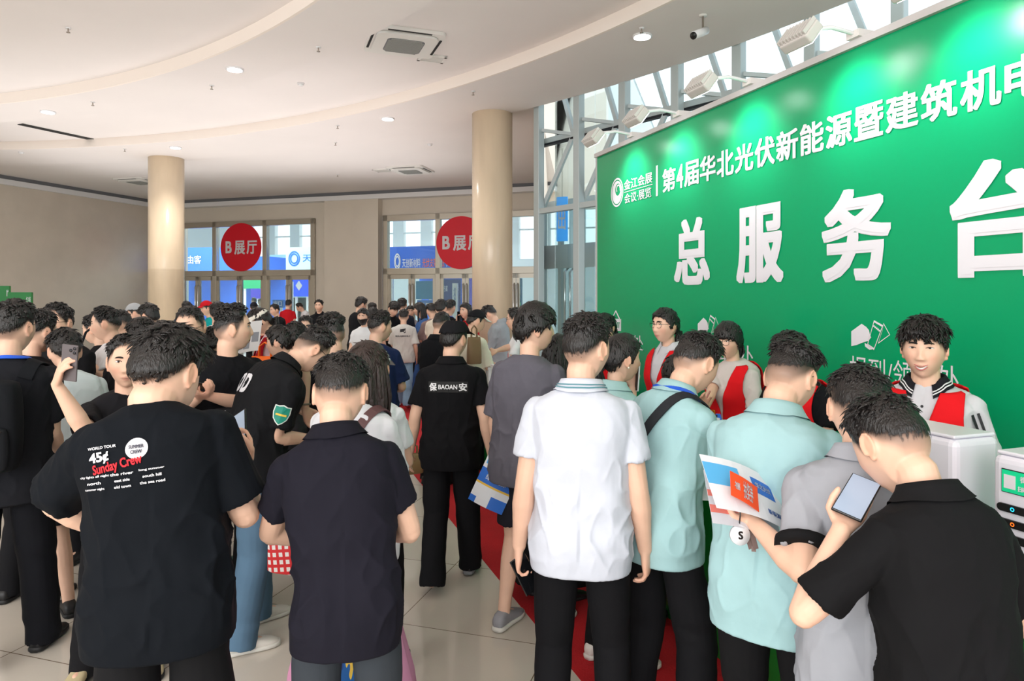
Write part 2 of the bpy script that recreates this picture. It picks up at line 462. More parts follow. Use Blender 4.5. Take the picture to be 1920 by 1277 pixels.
def hall_px(x, y, t):                    # pixel on the plane t metres behind the back wall -> (s, z)
    o = CW+WI*t; r = (x-960)/F
    s = (r*o[1]-o[0])/(WW[0]-r*WW[1]); Y = o[1]+WW[1]*s
    return s, H-(y-HY)*Y/F
m_booth_blue = mat('booth_blue', rgb(58, 110, 214), 0.5)
m_booth_cyan = mat('booth_pale_cyan', rgb(176, 222, 232), 0.5)
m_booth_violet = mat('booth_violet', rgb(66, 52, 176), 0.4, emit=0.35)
m_booth_green = mat('booth_green', rgb(30, 170, 110), 0.5)
m_booth_teal = mat('booth_teal', rgb(20, 110, 150), 0.5)
m_screen_blue = mat('screen_blue', rgb(30, 70, 210), 0.4, emit=0.9)
m_txt_blue = mat('print_blue', rgb(40, 100, 180), 0.5)
m_txt_orange = mat('print_orange', rgb(240, 120, 90), 0.5)
def booth(x0, y0, x1, y1, t, depth, m, label, texts=(), cat='booth', name='exhibition_booth', base=0.0):
    """a booth: a fascia box on legs and back wall; texts are (string, x0, y0, x1, y1, material) in fascia fractions"""
    s0, zt_ = hall_px(x0, y0, t); s1, _ = hall_px(x1, y0, t); _, zb = hall_px((x0+x1)/2, y1, t)
    M = frame_matrix(CW+WI*t, WW, ZZ, -WI)
    e = empty(name, M=M); tag(e, label, cat)
    MB().box((s0, zb, -depth), (s1, zt_, 0)).build('fascia', m, e)
    if base is not None:
        pst = MB()
        MB().box((s0, 0, -depth-0.06), (s1, zb, -depth)).build('back_panel', m, e)
        for q in (s0+0.06, s1-0.06):
            MB().box((q-0.06, 0, -0.12), (q+0.06, zb, 0)).build('post', m_white, e)
    for (tx, a, b, c, d_, mm) in texts:
        tm = MB(); w = s1-s0; h = zt_-zb
        text_into(tm, tx, s0+w*a, zb+h*b, s0+w*c, zb+h*d_, 0.01, 0.01)
        tm.build('lettering', mm, e)
    return e
booth(300, 466, 404, 511, 7, 2, m_booth_blue, 'blue fascia booth beyond the doors beside the far stone column', [('自由客', .38, .35, .75, .68, m_lett)])
booth(418, 482, 497, 511, 12, 2, m_booth_blue, 'blue fascia booth beyond the doors behind the complete round red sign')
booth(536, 464, 600, 511, 6, 3, m_booth_cyan, 'pale cyan fascia booth with ring logo beyond the first doors', [('天创', .50, .42, 1.0, .72, m_txt_blue), ('◎', .08, .25, .42, .85, m_txt_blue)])
booth(500, 478, 538, 512, 16, 3, m_booth_cyan, 'small pale booth fascia between blue and cyan booths', [('找机构', .1, .1, .95, .55, m_txt_blue)])
booth(731, 463, 905, 512, 5, 3, m_booth_blue, 'long blue fascia booth with white and orange writing beyond second doors', [('天创新材料', .14, .22, .34, .55, m_lett), ('◎', .05, .15, .12, .75, m_lett), ('光伏支架系统', .36, .22, .60, .55, m_txt_orange), ('产品应用', .62, .22, .82, .55, m_lett)])
def hall_panel(x0, y0, x1, y1, t, m, label, cat='screen', name='display_screen', texts=(), dpt=0.12):
    s0, zt_ = hall_px(x0, y0, t); s1, _ = hall_px(x1, y0, t); _, zb = hall_px((x0+x1)/2, y1, t); zb = max(zb, 0.0)
    e = empty(name, M=frame_matrix(CW+WI*t, WW, ZZ, -WI)); tag(e, label, cat)
    MB().box((s0, zb, -dpt), (s1, zt_, 0)).build('panel', m, e)
    if zb > 0.3:
        MB().box((s0+0.1, 0, -dpt), (s0+0.2, zb, -dpt/2)).build('post', m_white, e); MB().box((s1-0.2, 0, -dpt), (s1-0.1, zb, -dpt/2)).build('post', m_white, e)
    for (tx, a, b, c, d_, mm) in texts:
        tm = MB(); w = s1-s0; h = zt_-zb
        text_into(tm, tx, s0+w*a, zb+h*b, s0+w*c, zb+h*d_, 0.008, 0.012); tm.build('lettering', mm, e)
    return e
m_navy = mat('board_navy', rgb(24, 40, 110), 0.4, emit=0.15)
hall_panel(548, 519, 580, 556, 4.0, m_screen_blue, 'bright blue display screen beyond the first door group', texts=[('◆', .2, .3, .6, .8, m_lett)])
hall_panel(549, 558, 580, 602, 4.2, m_dark, 'black display screen under the bright blue one', dpt=0.1)
hall_panel(470, 541, 487, 560, 5.0, m_booth_violet, 'small violet display board beyond the first doors')
hall_panel(452, 524, 492, 541, 6.0, m_booth_green, 'green booth board above the small violet display board')
hall_panel(537, 528, 547, 600, 2.6, m_white, 'tall white standing banner beyond the first doors', 'banner', 'standing_banner', [('展位导览图', .2, .3, .8, .9, m_txt_blue)])
hall_panel(511, 562, 531, 577, 2.2, m_txt_blue, 'blue exit board with white characters beyond the first doors', 'sign', 'exit_board', [('出口', .12, .2, .88, .85, m_lett)])
hall_panel(780, 527, 812, 561, 4.0, m_booth_teal, 'teal display board beyond the second door group')
hall_panel(782, 563, 812, 586, 3.0, m_txt_blue, 'blue exit board beyond the second door group', 'sign', 'exit_board', [('出口', .1, .2, .9, .85, m_lett)])
hall_panel(830, 524, 862, 600, 4.2, m_navy, 'navy display board with white writing beyond the second doors', texts=[('方案', .05, .7, .3, .85, m_lett), ('展示', .6, .7, .95, .85, m_lett)])
hall_panel(848, 531, 857, 600, 3.4, m_white, 'tall white standing banner in front of the navy board', 'banner', 'standing_banner', [('产品介绍', .3, .35, .7, .9, m_txt_blue)])
hall_panel(873, 517, 890, 600, 3.6, m_booth_violet, 'violet display board beside the nearer stone column')
hall_panel(960, 522, 978, 600, 3.6, m_booth_teal, 'teal poster board between the nearer column and glazed front', texts=[('绿色能源', .1, .6, .9, .8, m_lett)])
hall_panel(963, 567, 975, 579, 1.8, m_booth_green, 'small green exit sign near the glazed front', 'sign', 'exit_sign', [('出口', .15, .2, .85, .8, m_lett)])

# ---------------------------------------------------------------- glazed front beside the service wall
gf = empty('window_1'); struct(gf)
SP = 1.085; ZR = 4.95; ZHD = 3.53; PT = 9.6
for k in range(-0, 11):
    p = P1+GD*(k*SP)
    mb = MB(); zlo = 0
    mb.beam(p+ZZ*0, p+ZZ*PT, 0.15, 0.15, up=GN); mb.build('mullion', m_post, gf, bevel=0.01)
rb = MB()
GB = GN*0.42                              # the pane plane stands a little beyond the posts
for k in range(-0, 11):
    p = P1+GD*(k*SP); q = P1+GD*((k+1)*SP); nd = (p+q)/2+GN*0.3+GD*0.12
    br = MB()
    br.beam(nd+ZZ*ZR, p+ZZ*(ZR+0.62)+GD*0.25+GN*0.3+ZZ*0.55, 0.075, 0.075)
    br.beam(nd+ZZ*ZR, p+ZZ*(ZHD+0.06)+GN*0.1, 0.075, 0.075)
    br.beam(nd+ZZ*ZR, p+ZZ*(ZR+0.16), 0.06, 0.06)
    br.build('brace', m_post, gf)
    MB().beam(p+GN*0.3+ZZ*ZR+GD*0.12-GD*SP*0.5, q+GN*0.3+ZZ*ZR+GD*0.12-GD*SP*0.5, 0.10, 0.10).build('rail', m_post, gf)
    MB().beam(p+ZZ*ZHD, q+ZZ*ZHD, 0.12, 0.10).build('rail', m_post, gf)
    MB().beam(p+GN*0.3+ZZ*(ZR-0.075)+GD*0.12-GD*SP*0.5, q+GN*0.3+ZZ*(ZR-0.075)+GD*0.12-GD*SP*0.5, 0.11, 0.035).build('gasket', m_gasket, gf)
    pa = MB(); pa.poly([p+GB, q+GB, q+GB+GN*0.012, p+GB+GN*0.012], PT); pa.build('pane', m_pane, gf)
# end of the lobby ceiling against the glazed front: soffit edge board
# a glazed lobby with doors just outside it
m_ext = mat('outside_cladding', rgb(232, 236, 238), 0.8)
m_ext2 = mat('outside_window_grey', rgb(190, 200, 208), 0.8)  # blue-grey of the building's window panels
vb = empty('door_3'); struct(vb)
def ext(x, d): p = px(x, 557, d); p[2] = 0; return p
fr = MB()
for x in (1020, 1052, 1092, 1124, 1156):
    a = ext(x, 15.2-(x-1020)*0.012); fr.beam(a, a+ZZ*3.9, 0.10, 0.10, up=GN)
a0_, a1_ = ext(1014, 15.3), ext(1160, 13.6)
fr.beam(a0_+ZZ*2.75, a1_+ZZ*2.75, 0.5, 0.12, up=GN); fr.beam(a0_+ZZ*3.9, a1_+ZZ*3.9, 0.12, 0.12)
fr.build('door_frame', m_post, vb)
for x in (1059, 1069):
    a = ext(x, 15.2-(x-1020)*0.012-0.1); MB().tube([a+ZZ*0.8+GN*0.12, a+ZZ*0.85, a+ZZ*2.4, a+ZZ*2.5+GN*0.12], 0.03, 10).build('door_handle', m_chrome, vb, True)
pn_ = MB(); pn_.poly([a0_, a1_, a1_+GN*0.02, a0_+GN*0.02], 3.9); pn_.build('door_pane', m_pane_door, vb)
# the building across the forecourt
bd = empty('office_building', (0, 0, 0)); tag(bd, 'pale grey building seen outside through the glazed front', 'building')
bx = MB()
o_ = np.array((14.0, 40.0, 0))
bx.poly([o_+np.array((-5, 0, 0)), o_+np.array((30, -24, 0)), o_+np.array((40, -10, 0)), o_+np.array((5, 14, 0))], 7.2)
bx.build('wall', m_ext, bd)
wd = MB()
dv = np.array((35, -24, 0))/np.linalg.norm((35, -24)); nv = np.array((-24, -35, 0))/np.linalg.norm((35, -24))
for i in range(14):
    for z in (1.2, 4.2):
        a = o_+np.array((-5, 0, 0))+dv*(1+i*2.6)+nv*0.03
        MB().poly([a+ZZ*z, a+dv*1.5+ZZ*z, a+dv*1.5+ZZ*z+nv*0.03, a+ZZ*z+nv*0.03], 1.7).build('window', m_ext2, bd)
MB().poly([o_+np.array((-5.3, -.3, 7.2)), o_+np.array((30, -24.5, 7.2)), o_+np.array((40, -10, 7.2)), o_+np.array((5, 14, 7.2))], 0.3).build('roof_edge', m_trim, bd)
# hanging blue exit sign beyond the first panes
sg = empty('exit_sign', M=frame_matrix(px(1054, 408, 14.0), np.array((0.93, -0.36, 0)), ZZ, np.array((-0.36, -0.93, 0))))
tag(sg, 'blue hanging sign with a white exit character behind the glazed front', 'sign')
m_sblue = mat('sign_blue', rgb(0, 150, 240), 0.4, emit=0.55)  # glow added to brighten the board, no lamp known inside it
MB().box((-0.115, -0.48, -0.02), (0.115, 0.42, 0.02)).build('board', m_sblue, sg)
t = MB(); text_into(t, '出', -0.08, -0.25, 0.08, 0.16, 0.024, 0.02); t.build('lettering', m_lett, sg)
MB().tube([(0, 0.42, 0), (0, 1.4, 0)], 0.012, 8).build('hanger', m_steel, sg, True)

# ---------------------------------------------------------------- ceiling fittings
def ceil_pt(x, y, z): d = (z-H)*F/(HY-y); return px(x, y, d)
def downlight(x, y, z, label, r=0.115, spot=190):
    p = ceil_pt(x, y, z); e = empty('downlight', p); tag(e, label, 'ceiling light', 'recessed ceiling downlights')
    MB().cyl((0, 0, -0.022), r+0.02, 0.03, 32).build('trim_ring', m_white, e, True)
    MB().cyl((0, 0, -0.028), r, 0.01, 32).build('lamp_face', m_lamp, e)
    l = bpy.data.lights.new('downlight_lamp', 'SPOT'); l.energy = spot; l.spot_size = R(120); l.spot_blend = 0.8; l.shadow_soft_size = 0.1; l.color = (1, 0.96, 0.9)
    lo = bpy.data.objects.new('downlight_lamp', l); COL.objects.link(lo); lo.parent = e; lo.location = (0, 0, -0.06)
downlight(440, 129, ZC, 'lit round downlight on the inner ceiling ring, above the complete red sign')
downlight(90, 209, ZC, 'lit round downlight near the long black air slot')
downlight(329, 276, ZC, 'lit round downlight just in front of the far stone column')
downlight(727, 222, ZC, 'lit round downlight on the outer ceiling ring, between the two columns')
downlight(1204, 67, ZC, 'lit round downlight near the security camera by the glazed front')
# cassette air conditioners
m_ac = mat('ac_white', rgb(232, 230, 226), 0.5); m_acg = mat('ac_grille', rgb(150, 152, 148), 0.6)
def cassette(x, y, z, size, rz, label):
    p = ceil_pt(x, y, z); e = empty('cassette_air_conditioner', p, rz); tag(e, label, 'air conditioner', 'ceiling cassette air conditioners')
    h = size/2
    def rr(hh, k=8, c=0.16):
        pts = []
        for cx, cy, a0 in ((1,1,0),(-1,1,90),(-1,-1,180),(1,-1,270)):
            for q in range(k): 
                a = R(a0+90*q/(k-1)); pts.append((cx*hh*(1-c)+hh*c*math.cos(a), cy*hh*(1-c)+hh*c*math.sin(a)))
        return np.array(pts)
    o = rr(h); n = len(o)
    MB().poly(np.c_[o, np.full(n, -0.05)], 0.049).build('body', m_ac, e)
    i = rr(h*0.84, c=0.3); MB().poly(np.c_[i, np.full(n, -0.085)], 0.03).build('cover', m_ac, e)
    g = MB(); gh = h*0.5
    for q in range(17):
        yy = -gh+2*gh*q/16; w = gh*(1.0 if abs(yy) < gh*0.8 else 0.86); g.box((-w, yy-gh/24, -0.096), (w, yy+gh/24, -0.084))
    g.build('grille', m_acg, e)
    MB().poly(np.c_[rr(gh*1.05, c=0.3), np.full(n, -0.088)], 0.004).build('intake', m_trim_dark, e)
    for k in range(4):
        a = k*math.pi/2; c, s_ = math.cos(a), math.sin(a)
        v_ = [(h*0.90, -h*0.6), (h*0.965, -h*0.6), (h*0.965, h*0.6), (h*0.90, h*0.6)]
        MB().poly([(x_*c-y_*s_, x_*s_+y_*c, -0.056) for x_, y_ in v_], 0.008).build('louver', m_dark, e)
cassette(757, 76, ZC+0.19, 1.05, R(20), 'square white cassette air conditioner cut off by the curved ceiling step')
cassette(770, 317, ZC+0.06, 1.1, R(-15), 'square white cassette air conditioner on the far flat ceiling')
cassette(262, 338, ZC+0.06, 1.1, R(-15), 'square white cassette air conditioner half hidden by the far stone column')
def vent(x, y, z, sx, sy, rz, label):
    p = ceil_pt(x, y, z); e = empty('ceiling_vent', p, rz); tag(e, label, 'vent', 'ceiling vents')
    f = MB(); b = 0.04
    f.box((-sx/2, -sy/2, -0.03), (sx/2, -sy/2+b, 0)).box((-sx/2, sy/2-b, -0.03), (sx/2, sy/2, 0)).box((-sx/2, -sy/2, -0.03), (-sx/2+b, sy/2, 0)).box((sx/2-b, -sy/2, -0.03), (sx/2, sy/2, 0))
    f.build('frame', m_ac, e)
    MB().box((-sx/2+b, -sy/2+b, -0.008), (sx/2-b, sy/2-b, -0.002)).build('backing', m_dark, e)
    sl = MB()
    for q in range(1, 9):
        yy = -sy/2+b+(sy-2*b)*q/9; sl.box((-sx/2+b, yy-0.008, -0.026), (sx/2-b, yy+0.008, -0.012))
    sl.build('slats', m_ac, e)
vent(810, 108, ZC+0.19, 0.42, 0.3, R(20), 'small square grille beside the nearer cassette air conditioner')
vent(718, 319, ZC+0.06, 0.5, 0.4, R(-15), 'small grille beside the cassette on the far flat ceiling')
sl = empty('air_slot', ceil_pt(108, 247, ZC+0.19), 0); tag(sl, 'long black linear air slot in the curved ceiling', 'vent')
a_, b_ = ceil_pt(38, 232, ZC+0.19), ceil_pt(183, 263, ZC+0.19); o_ = ceil_pt(108, 247, ZC+0.19)
MB().beam(a_-o_, b_-o_, 0.20, 0.03).build('slot', m_dark, sl)
MB().beam(a_-o_, b_-o_, 0.25, 0.012).build('frame', m_ac, sl)
m_spr = mat('sprinkler_metal', rgb(160, 150, 140), 0.3, metal=0.8)
SPK = [(128, 52, ZC+.19, 'on the central dome by the brightest pink patch'), (397, 160, ZC, 'just below the inner ring downlight'), (597, 88, ZC, 'on the inner ring before the nearer cassette'),
       (174, 191, ZC, 'near the slot end of the inner ring'), (234, 279, ZC, 'beside the far column downlight'), (633, 235, ZC, 'on the outer ring before its downlight'),
       (887, 171, ZC, 'above the nearer column'), (629, 267, ZC, 'on the outer ring beyond its downlight'), (1203, 52, ZC, 'just above the downlight by the glazed front'), (633, 327, ZC+.06, 'on the far flat ceiling between the columns')]
for x, y, z, w in SPK:
    e = empty('sprinkler', ceil_pt(x, y, z)); tag(e, 'small metal sprinkler head ' + w, 'sprinkler', 'ceiling sprinklers')
    MB().cyl((0, 0, -0.012), 0.035, 0.012, 20).build('escutcheon', m_white, e, True)
    MB().tube([(0, 0, 0), (0, 0, -0.06)], 0.010, 8).cyl((0, 0, -0.07), 0.026, 0.006, 12).build('head', m_spr, e, True)
for x, y, z, w in ((564, 156, ZC+.19, 'on the stepped ring left of the air conditioner'), (806, 270, ZC+.06, 'on the outer ceiling near the nearer column'), (40, 285, ZC, 'beyond the black air slot')):
    e = empty('smoke_detector', ceil_pt(x, y, z)); tag(e, 'small white smoke detector ' + w.replace('left of', 'before'), 'detector', 'ceiling smoke detectors')
    MB().cyl((0, 0, -0.025), 0.06, 0.025, 24, 0.065).build('base', m_white, e, True); MB().cyl((0, 0, -0.045), 0.04, 0.02, 24, 0.05).build('cap', m_white, e, True)
# security camera
p = ceil_pt(1318, 28, ZC); e = empty('security_camera', p); tag(e, 'white bullet security camera hanging from the ceiling edge', 'camera')
MB().cyl((0, 0, -0.02), 0.05, 0.02, 24).build('mount', m_ac, e, True)
MB().tube([(0, 0, 0), (0.0, 0, -0.16), (-0.02, -0.02, -0.22)], 0.013, 10).build('arm', m_spr, e, True)
MB().tube([(0.05, 0.02, -0.19), (-0.05, -0.05, -0.25), (-0.15, -0.12, -0.31)], [0.05, 0.052, 0.052], 20, False).build('body', m_white, e, True)
MB().tube([(-0.14, -0.115, -0.305), (-0.162, -0.13, -0.318)], 0.046, 20, False).build('lens', m_black, e, True)

# ---------------------------------------------------------------- red carpet, service wall, counter
m_carpet = mat('red_carpet', rgb(186, 18, 28), 0.95, bump=0.4, bscale=90, var=0.12, vscale=3)
cp = MB(); cp.poly([un(-1, 1.44), un(16.5, 1.44), un(16.5, 3.48), un(-1, 3.48)], 0.003)
tag(cp.build('carpet', m_carpet), 'red carpet strip along the green service counter', 'carpet')

WN = 3.5
sw = empty('service_wall', M=frame_matrix(un(0, WN), -UU, ZZ, -NN))
tag(sw, 'tall green service desk backdrop with large white lettering', 'backdrop')
m_green = mat('backdrop_green', rgb(0, 158, 102), 0.26, spec=0.4, bump=0.02, bscale=4)
m_board = mat('board_edge', rgb(200, 196, 196), 0.6)
uL = wall_px(WN, 1120, 400)[0]; zT = wall_px(WN, 1300, 219.5)[1]
def wp(x, y): u, z = wall_px(WN, x, y); return -u, z
MB().box((-uL, 0, -0.12), (0.2, zT, 0)).build('panel', m_green, sw)
MB().box((-uL-0.02, zT, -0.16), (0.2, zT+0.045, 0.03)).build('top_rail', m_board, sw)
MB().box((-uL-0.025, 0, -0.12), (-uL, zT, 0.01)).build('edge_strip', m_board, sw)
def wall_text(s, x0, x1, yt, yb, xm, bold, m=None, name='lettering'):
    a = wp(x0, yt)[0]; b = wp(x1, yt)[0]; zt_ = wp(xm, yt)[1]; zb = wp(xm, yb)[1]
    t = MB(); text_into(t, s, a, zb, b, zt_, 0.004, bold); t.build(name, m or m_lett, sw)
for s, x0, x1, yt, yb in (('总', 1265, 1332, 409, 534), ('服', 1382, 1470, 384, 530), ('务', 1542, 1672, 352, 528)):
    wall_text(s, x0, x1, yt, yb, (x0+x1)/2, 0.038)
wall_text('台', 1782, 1984, 300, 520, 1850, 0.038)
zt_, zb = wp(1262, 313)[1], wp(1262, 357)[1]
a = wp(1243, 330)[0]; b = wp(1879, 200)[0]; unit = (b-a)/13.46
pos = a
for ch in '第4届华北光伏新能源暨建筑机电':
    w = 0.46*unit if ch == '4' else 0.93*unit
    t = MB(); text_into(t, ch, pos, zb, pos+w, zt_, 0.004, 0.026); t.build('lettering', m_lett, sw); pos += w+0.07*unit
MB().box((wp(1231, 340)[0], wp(1231, 368)[1], 0.003), (wp(1234, 340)[0], wp(1231, 311)[1], 0.006)).build('divider', m_lett, sw)
wall_text('金江会展', 1171, 1224, 330, 350, 1197, 0.016)
wall_text('会议·展览', 1172, 1222, 357, 376, 1197, 0.008)
MB().box((wp(1171, 356)[0], wp(1197, 354)[1], 0.003), (wp(1224, 350)[0], wp(1197, 353)[1], 0.006)).build('divider', m_lett, sw)
# swirl emblem
cx, cz = wp(1157.5, 361); rx = (wp(1169, 361)[0]-wp(1146, 361)[0])/2; rz = (wp(1157, 334)[1]-wp(1157, 388)[1])/2
a = np.linspace(0, 2*np.pi, 48, endpoint=False)
def ringpoly(r0, r1, ox=0, oz=0):
    v = np.r_[np.c_[cx+np.cos(a)*rx*r1, cz+np.sin(a)*rz*r1, 0*a+0.004], np.c_[cx+ox*rx+np.cos(a)*rx*r0, cz+oz*rz+np.sin(a)*rz*r0, 0*a+0.004]]
    n = len(a); return v, [(i, (i+1)%n, n+(i+1)%n, n+i) for i in range(n)]
em = MB(); em.add(*ringpoly(0.88, 1.0)); em.add(*ringpoly(0.42, 0.80, 0.14, 0.18))
th = np.linspace(-0.4, 3.9, 24); v1 = np.c_[cx+0.16*rx+np.cos(th)*rx*0.30*np.linspace(1, .5, 24), cz+0.2*rz+np.sin(th)*rz*0.30*np.linspace(1, .5, 24), 0*th+0.004]
v2 = np.c_[cx+0.16*rx+np.cos(th)*rx*(0.30*np.linspace(1, .5, 24)+0.10), cz+0.2*rz+np.sin(th)*rz*(0.30*np.linspace(1, .5, 24)+0.10), 0*th+0.004]
em.add(np.r_[v1, v2], [(i, i+1, 24+i+1, 24+i) for i in range(23)])
em.build('emblem', m_lett, sw)
# pictograms and counter titles
wall_text('租赁处', 1147, 1207, 628, 656, 1190, 0.0)
wall_text('领取处', 1318, 1414, 648, 688, 1404, 0.0)
wall_text('报到/领证处', 1594, 1800, 672, 722, 1650, 0.0)
def rent_icon(x0, x1, y0, y1):
    ic = MB(); A, B = wp(x0, y0)[0], wp(x1, y0)[0]; xm = (x0+x1)/2
    zt2, zm, zb2 = wp(xm, y0)[1], wp(xm, y0+(y1-y0)*0.4)[1], wp(xm, y1)[1]
    ic.box((A, zb2, 0.003), (B, zm, 0.006)); m_ = (A+B)/2
    ic.beam((A+.03, zm, 0.0045), (m_, zt2, 0.0045), 0.014, 0.003, up=(0,0,1)); ic.beam((B-.03, zm, 0.0045), (m_, zt2, 0.0045), 0.014, 0.003, up=(0,0,1))
    ic.build('pictogram', m_lett, sw)
    t = MB(); text_into(t, 'RENT', A+(B-A)*.06, zb2+(zm-zb2)*.25, B-(B-A)*.06, zb2+(zm-zb2)*.72, 0.009, 0.01); t.build('lettering', m_green, sw)
rent_icon(1146, 1165, 583, 620)
def ticket_icon(x0, x1, y0, y1):
    A, B = wp(x0, y0)[0], wp(x1, y0)[0]; xm = (x0+x1)/2; T, Bm = wp(xm, y0)[1], wp(xm, y1)[1]
    P = lambda q: np.array([(A+(B-A)*x_, T+(Bm-T)*y_, 0.004) for x_, y_ in q])
    ic = MB()
    hand = P([(0, .42), (.28, .14), (.40, .24), (.47, .34), (.50, .52), (.53, .58), (.46, .70), (.30, .78), (.14, .88), (0, .93)])
    ic.add(hand, [tuple(range(len(hand)))[::-1]])
    fing = P([(.36, .78), (.52, .90), (.56, .98), (.48, 1.0), (.37, .90)]); ic.add(fing, [tuple(range(len(fing)))[::-1]])
    def outline(q, w=0.055):
        q = np.array(q); c = q.mean(0); qi = c+(q-c)*(1-w*2.6); v_ = np.r_[P(q), P(qi)]; n = len(q)
        ic.add(v_, [(n+i, n+(i+1)%n, (i+1)%n, i) for i in range(n)])
    outline([(.60, 0), (.83, .16), (.60, 1.0), (.42, .86)])
    outline([(.84, .08), (1.0, .46), (.70, .78), (.80, .35)], 0.05)
    for k in range(5):
        c = P([(.60+.035*k, .20+.035*k)])[0]; ic.box(c+(-.005, -.005, 0), c+(.005, .005, .002))
    ic.build('pictogram', m_lett, sw)
ticket_icon(1309, 1349, 590, 634)
ticket_icon(1597, 1670, 600, 656)
# arm spotlights on the top edge
m_lampbody = mat('floodlight_grey', rgb(214, 210, 206), 0.4)
for x, hx_, txt in ((1190, 1125, 'beside the glazed front end'), (1278, 1200, 'second from the glazed end'), (1412, 1318, 'third from the glazed end'), (1612, 1510, 'fourth from the glazed end'), (1840, 1740, 'nearest the photographer')):
    u = wall_px(WN, x, 219.5-0.426*(x-1300))[0]
    e = empty('arm_floodlight', M=frame_matrix(un(u, WN, zT), -UU, -NN, ZZ)); tag(e, 'white arm floodlight on top of the green wall, ' + txt, 'floodlight', 'arm floodlights along the green wall')
    MB().box((-0.05, -0.06, 0.045), (0.05, 0.06, 0.09)).build('clamp', m_lampbody, e)
    MB().tube([(0, 0, 0.07), (0, 0.22, 0.09), (0, 0.44, 0.05)], 0.014, 8).build('arm', m_white, e, True)
    bd_ = MB().box((-0.16, -0.10, -0.05), (0.16, 0.10, 0.05)).build('housing', m_lampbody, e, bevel=0.02)
    bd_.scale = (.72, .72, .72); bd_.location = (0, 0.46, 0.0); bd_.rotation_euler = (R(128), 0, 0)
    fins = MB()
    for q in range(9): fins.box((-0.15+q*0.0375-0.006, -0.09, -0.085), (-0.15+q*0.0375+0.006, 0.09, -0.05))
    fo = fins.build('cooling_fins', m_lampbody, bd_)
    MB().box((-0.14, -0.08, 0.05), (0.14, 0.08, 0.056)).build('lamp_face', m_lamp, bd_)
    l = bpy.data.lights.new('flood', 'SPOT'); l.energy = 34; l.spot_size = R(95); l.spot_blend = 1.0; l.shadow_soft_size = 0.08; l.color = (0.95, 1, 1)
    lo = bpy.data.objects.new('flood', l); COL.objects.link(lo); lo.parent = e; lo.location = (0, 0.40, -0.06)
    lo.rotation_euler = Vector((0, -0.62, -0.62)).to_track_quat('-Z', 'Y').to_euler()

# counter
ct = empty('service_counter', M=frame_matrix(un(0, 2.2), UU, NN, ZZ)); tag(ct, 'long green service counter with white top and grey edge', 'counter')
m_cgreen = mat('counter_green', rgb(6, 122, 44), 0.35)
CZ = 0.92
for k, (a, b) in enumerate(((0.4, 1.6), (1.605, 2.8), (2.805, 4.0), (4.005, 5.2), (5.205, 6.4), (6.405, 7.6))):
    MB().box((a, 0.0, 0.004), (b, 0.02, CZ-0.03)).build('front_panel', m_cgreen, ct)
MB().box((0.4, 0.02, 0.0), (0.42, 0.27, CZ-0.03)).build('end_panel', m_cgreen, ct)
MB().box((7.58, 0.02, 0.0), (7.6, 0.27, CZ-0.03)).build('end_panel', m_cgreen, ct)
MB().box((0.38, -0.015, CZ-0.03), (7.62, 0.28, CZ)).build('top', m_white, ct)
MB().box((0.38, -0.022, CZ-0.034), (7.62, -0.015, CZ+0.002)).build('edge_strip', m_steel, ct)
m_cab = mat('cabinet_white', rgb(232, 230, 240), 0.3); m_scr_green = mat('screen_green', rgb(20, 190, 130), 0.3, emit=0.35)
def cabinet(u0, w, h, label, seed):
    rnd = random.Random(seed)
    e = empty('power_bank_cabinet', M=frame_matrix(un(u0, 2.205, CZ+.001), -UU, ZZ, -NN)); tag(e, label, 'charging cabinet', 'power bank charging cabinets on the counter')
    MB().box((0, 0, -0.22), (w, h, 0)).build('body', m_cab, e, bevel=0.025)
    MB().box((0.01, h, -0.21), (w-0.01, h+0.012, -0.01)).build('top', m_cab, e, bevel=0.006)
    for lx, ly in ((0.035, h-0.115), (0.165, h-0.345)):
        sc_ = MB().box((lx, ly, 0), (lx+0.115, ly+0.075, 0.004)).build('screen', m_black, e, bevel=0.004)
        MB().box((lx+0.003, ly+0.003, 0.004), (lx+0.112, ly+0.072, 0.0055)).build('display', m_scr_green, sc_)
        t = MB(); text_into(t, '街电', lx+0.062, ly+0.042, lx+0.100, ly+0.062, 0.007, 0.01); text_into(t, '扫码充电', lx+0.055, ly+0.014, lx+0.105, ly+0.030, 0.007, 0.005); t.build('lettering', m_lett, sc_)
        MB().box((lx+0.010, ly+0.015, 0.0058), (lx+0.046, ly+0.058, 0.007)).build('blank_label', m_lett, sc_)
    for c in range(2):
        for r in range(7):
            x0 = 0.02+c*0.135; y0 = h-0.175-r*0.047
            if y0 < 0.015: continue
            if c == 1 and 1 <= (r-2) <= 2: continue
            y0 -= 0.012*c
            sl = MB(); a = np.linspace(0, 2*np.pi, 24, endpoint=False)
            pr = np.c_[np.clip(np.cos(a)*0.3, -.05, .05)*0 + np.sign(np.cos(a))*0.04 + np.cos(a)*0.0125, np.sin(a)*0.0125]
            sl.poly(np.c_[pr[:, 0]+x0+0.055, pr[:, 1]+y0+0.012, 0*a], 0.007)
            so = sl.build('slot', m_black, e)
            colr = rnd.choice([(30, 90, 255), (30, 200, 255), (255, 90, 20), (60, 255, 220), None])
            if colr:
                lm = mat('led_%d' % colr[0] + '_%d' % colr[1], rgb(*colr), 0.4, emit=3.0)
                g = np.linspace(0, 2*np.pi, 20, endpoint=False); v_ = np.r_[np.c_[np.cos(g)*.0062, np.sin(g)*.0062, 0*g], np.c_[np.cos(g)*.0042, np.sin(g)*.0042, 0*g]]+(x0+0.052, y0+0.012, 0.0078)
                MB().add(v_, [(i, (i+1)%20, 20+(i+1)%20, 20+i) for i in range(20)]).build('indicator', lm, so)
cabinet(2.02, 0.31, 0.47, 'white charging cabinet in front of the smiling staff member', 3)
cabinet(1.585, 0.31, 0.455, 'white charging cabinet at the near end of the counter, its slots in full view', 8)
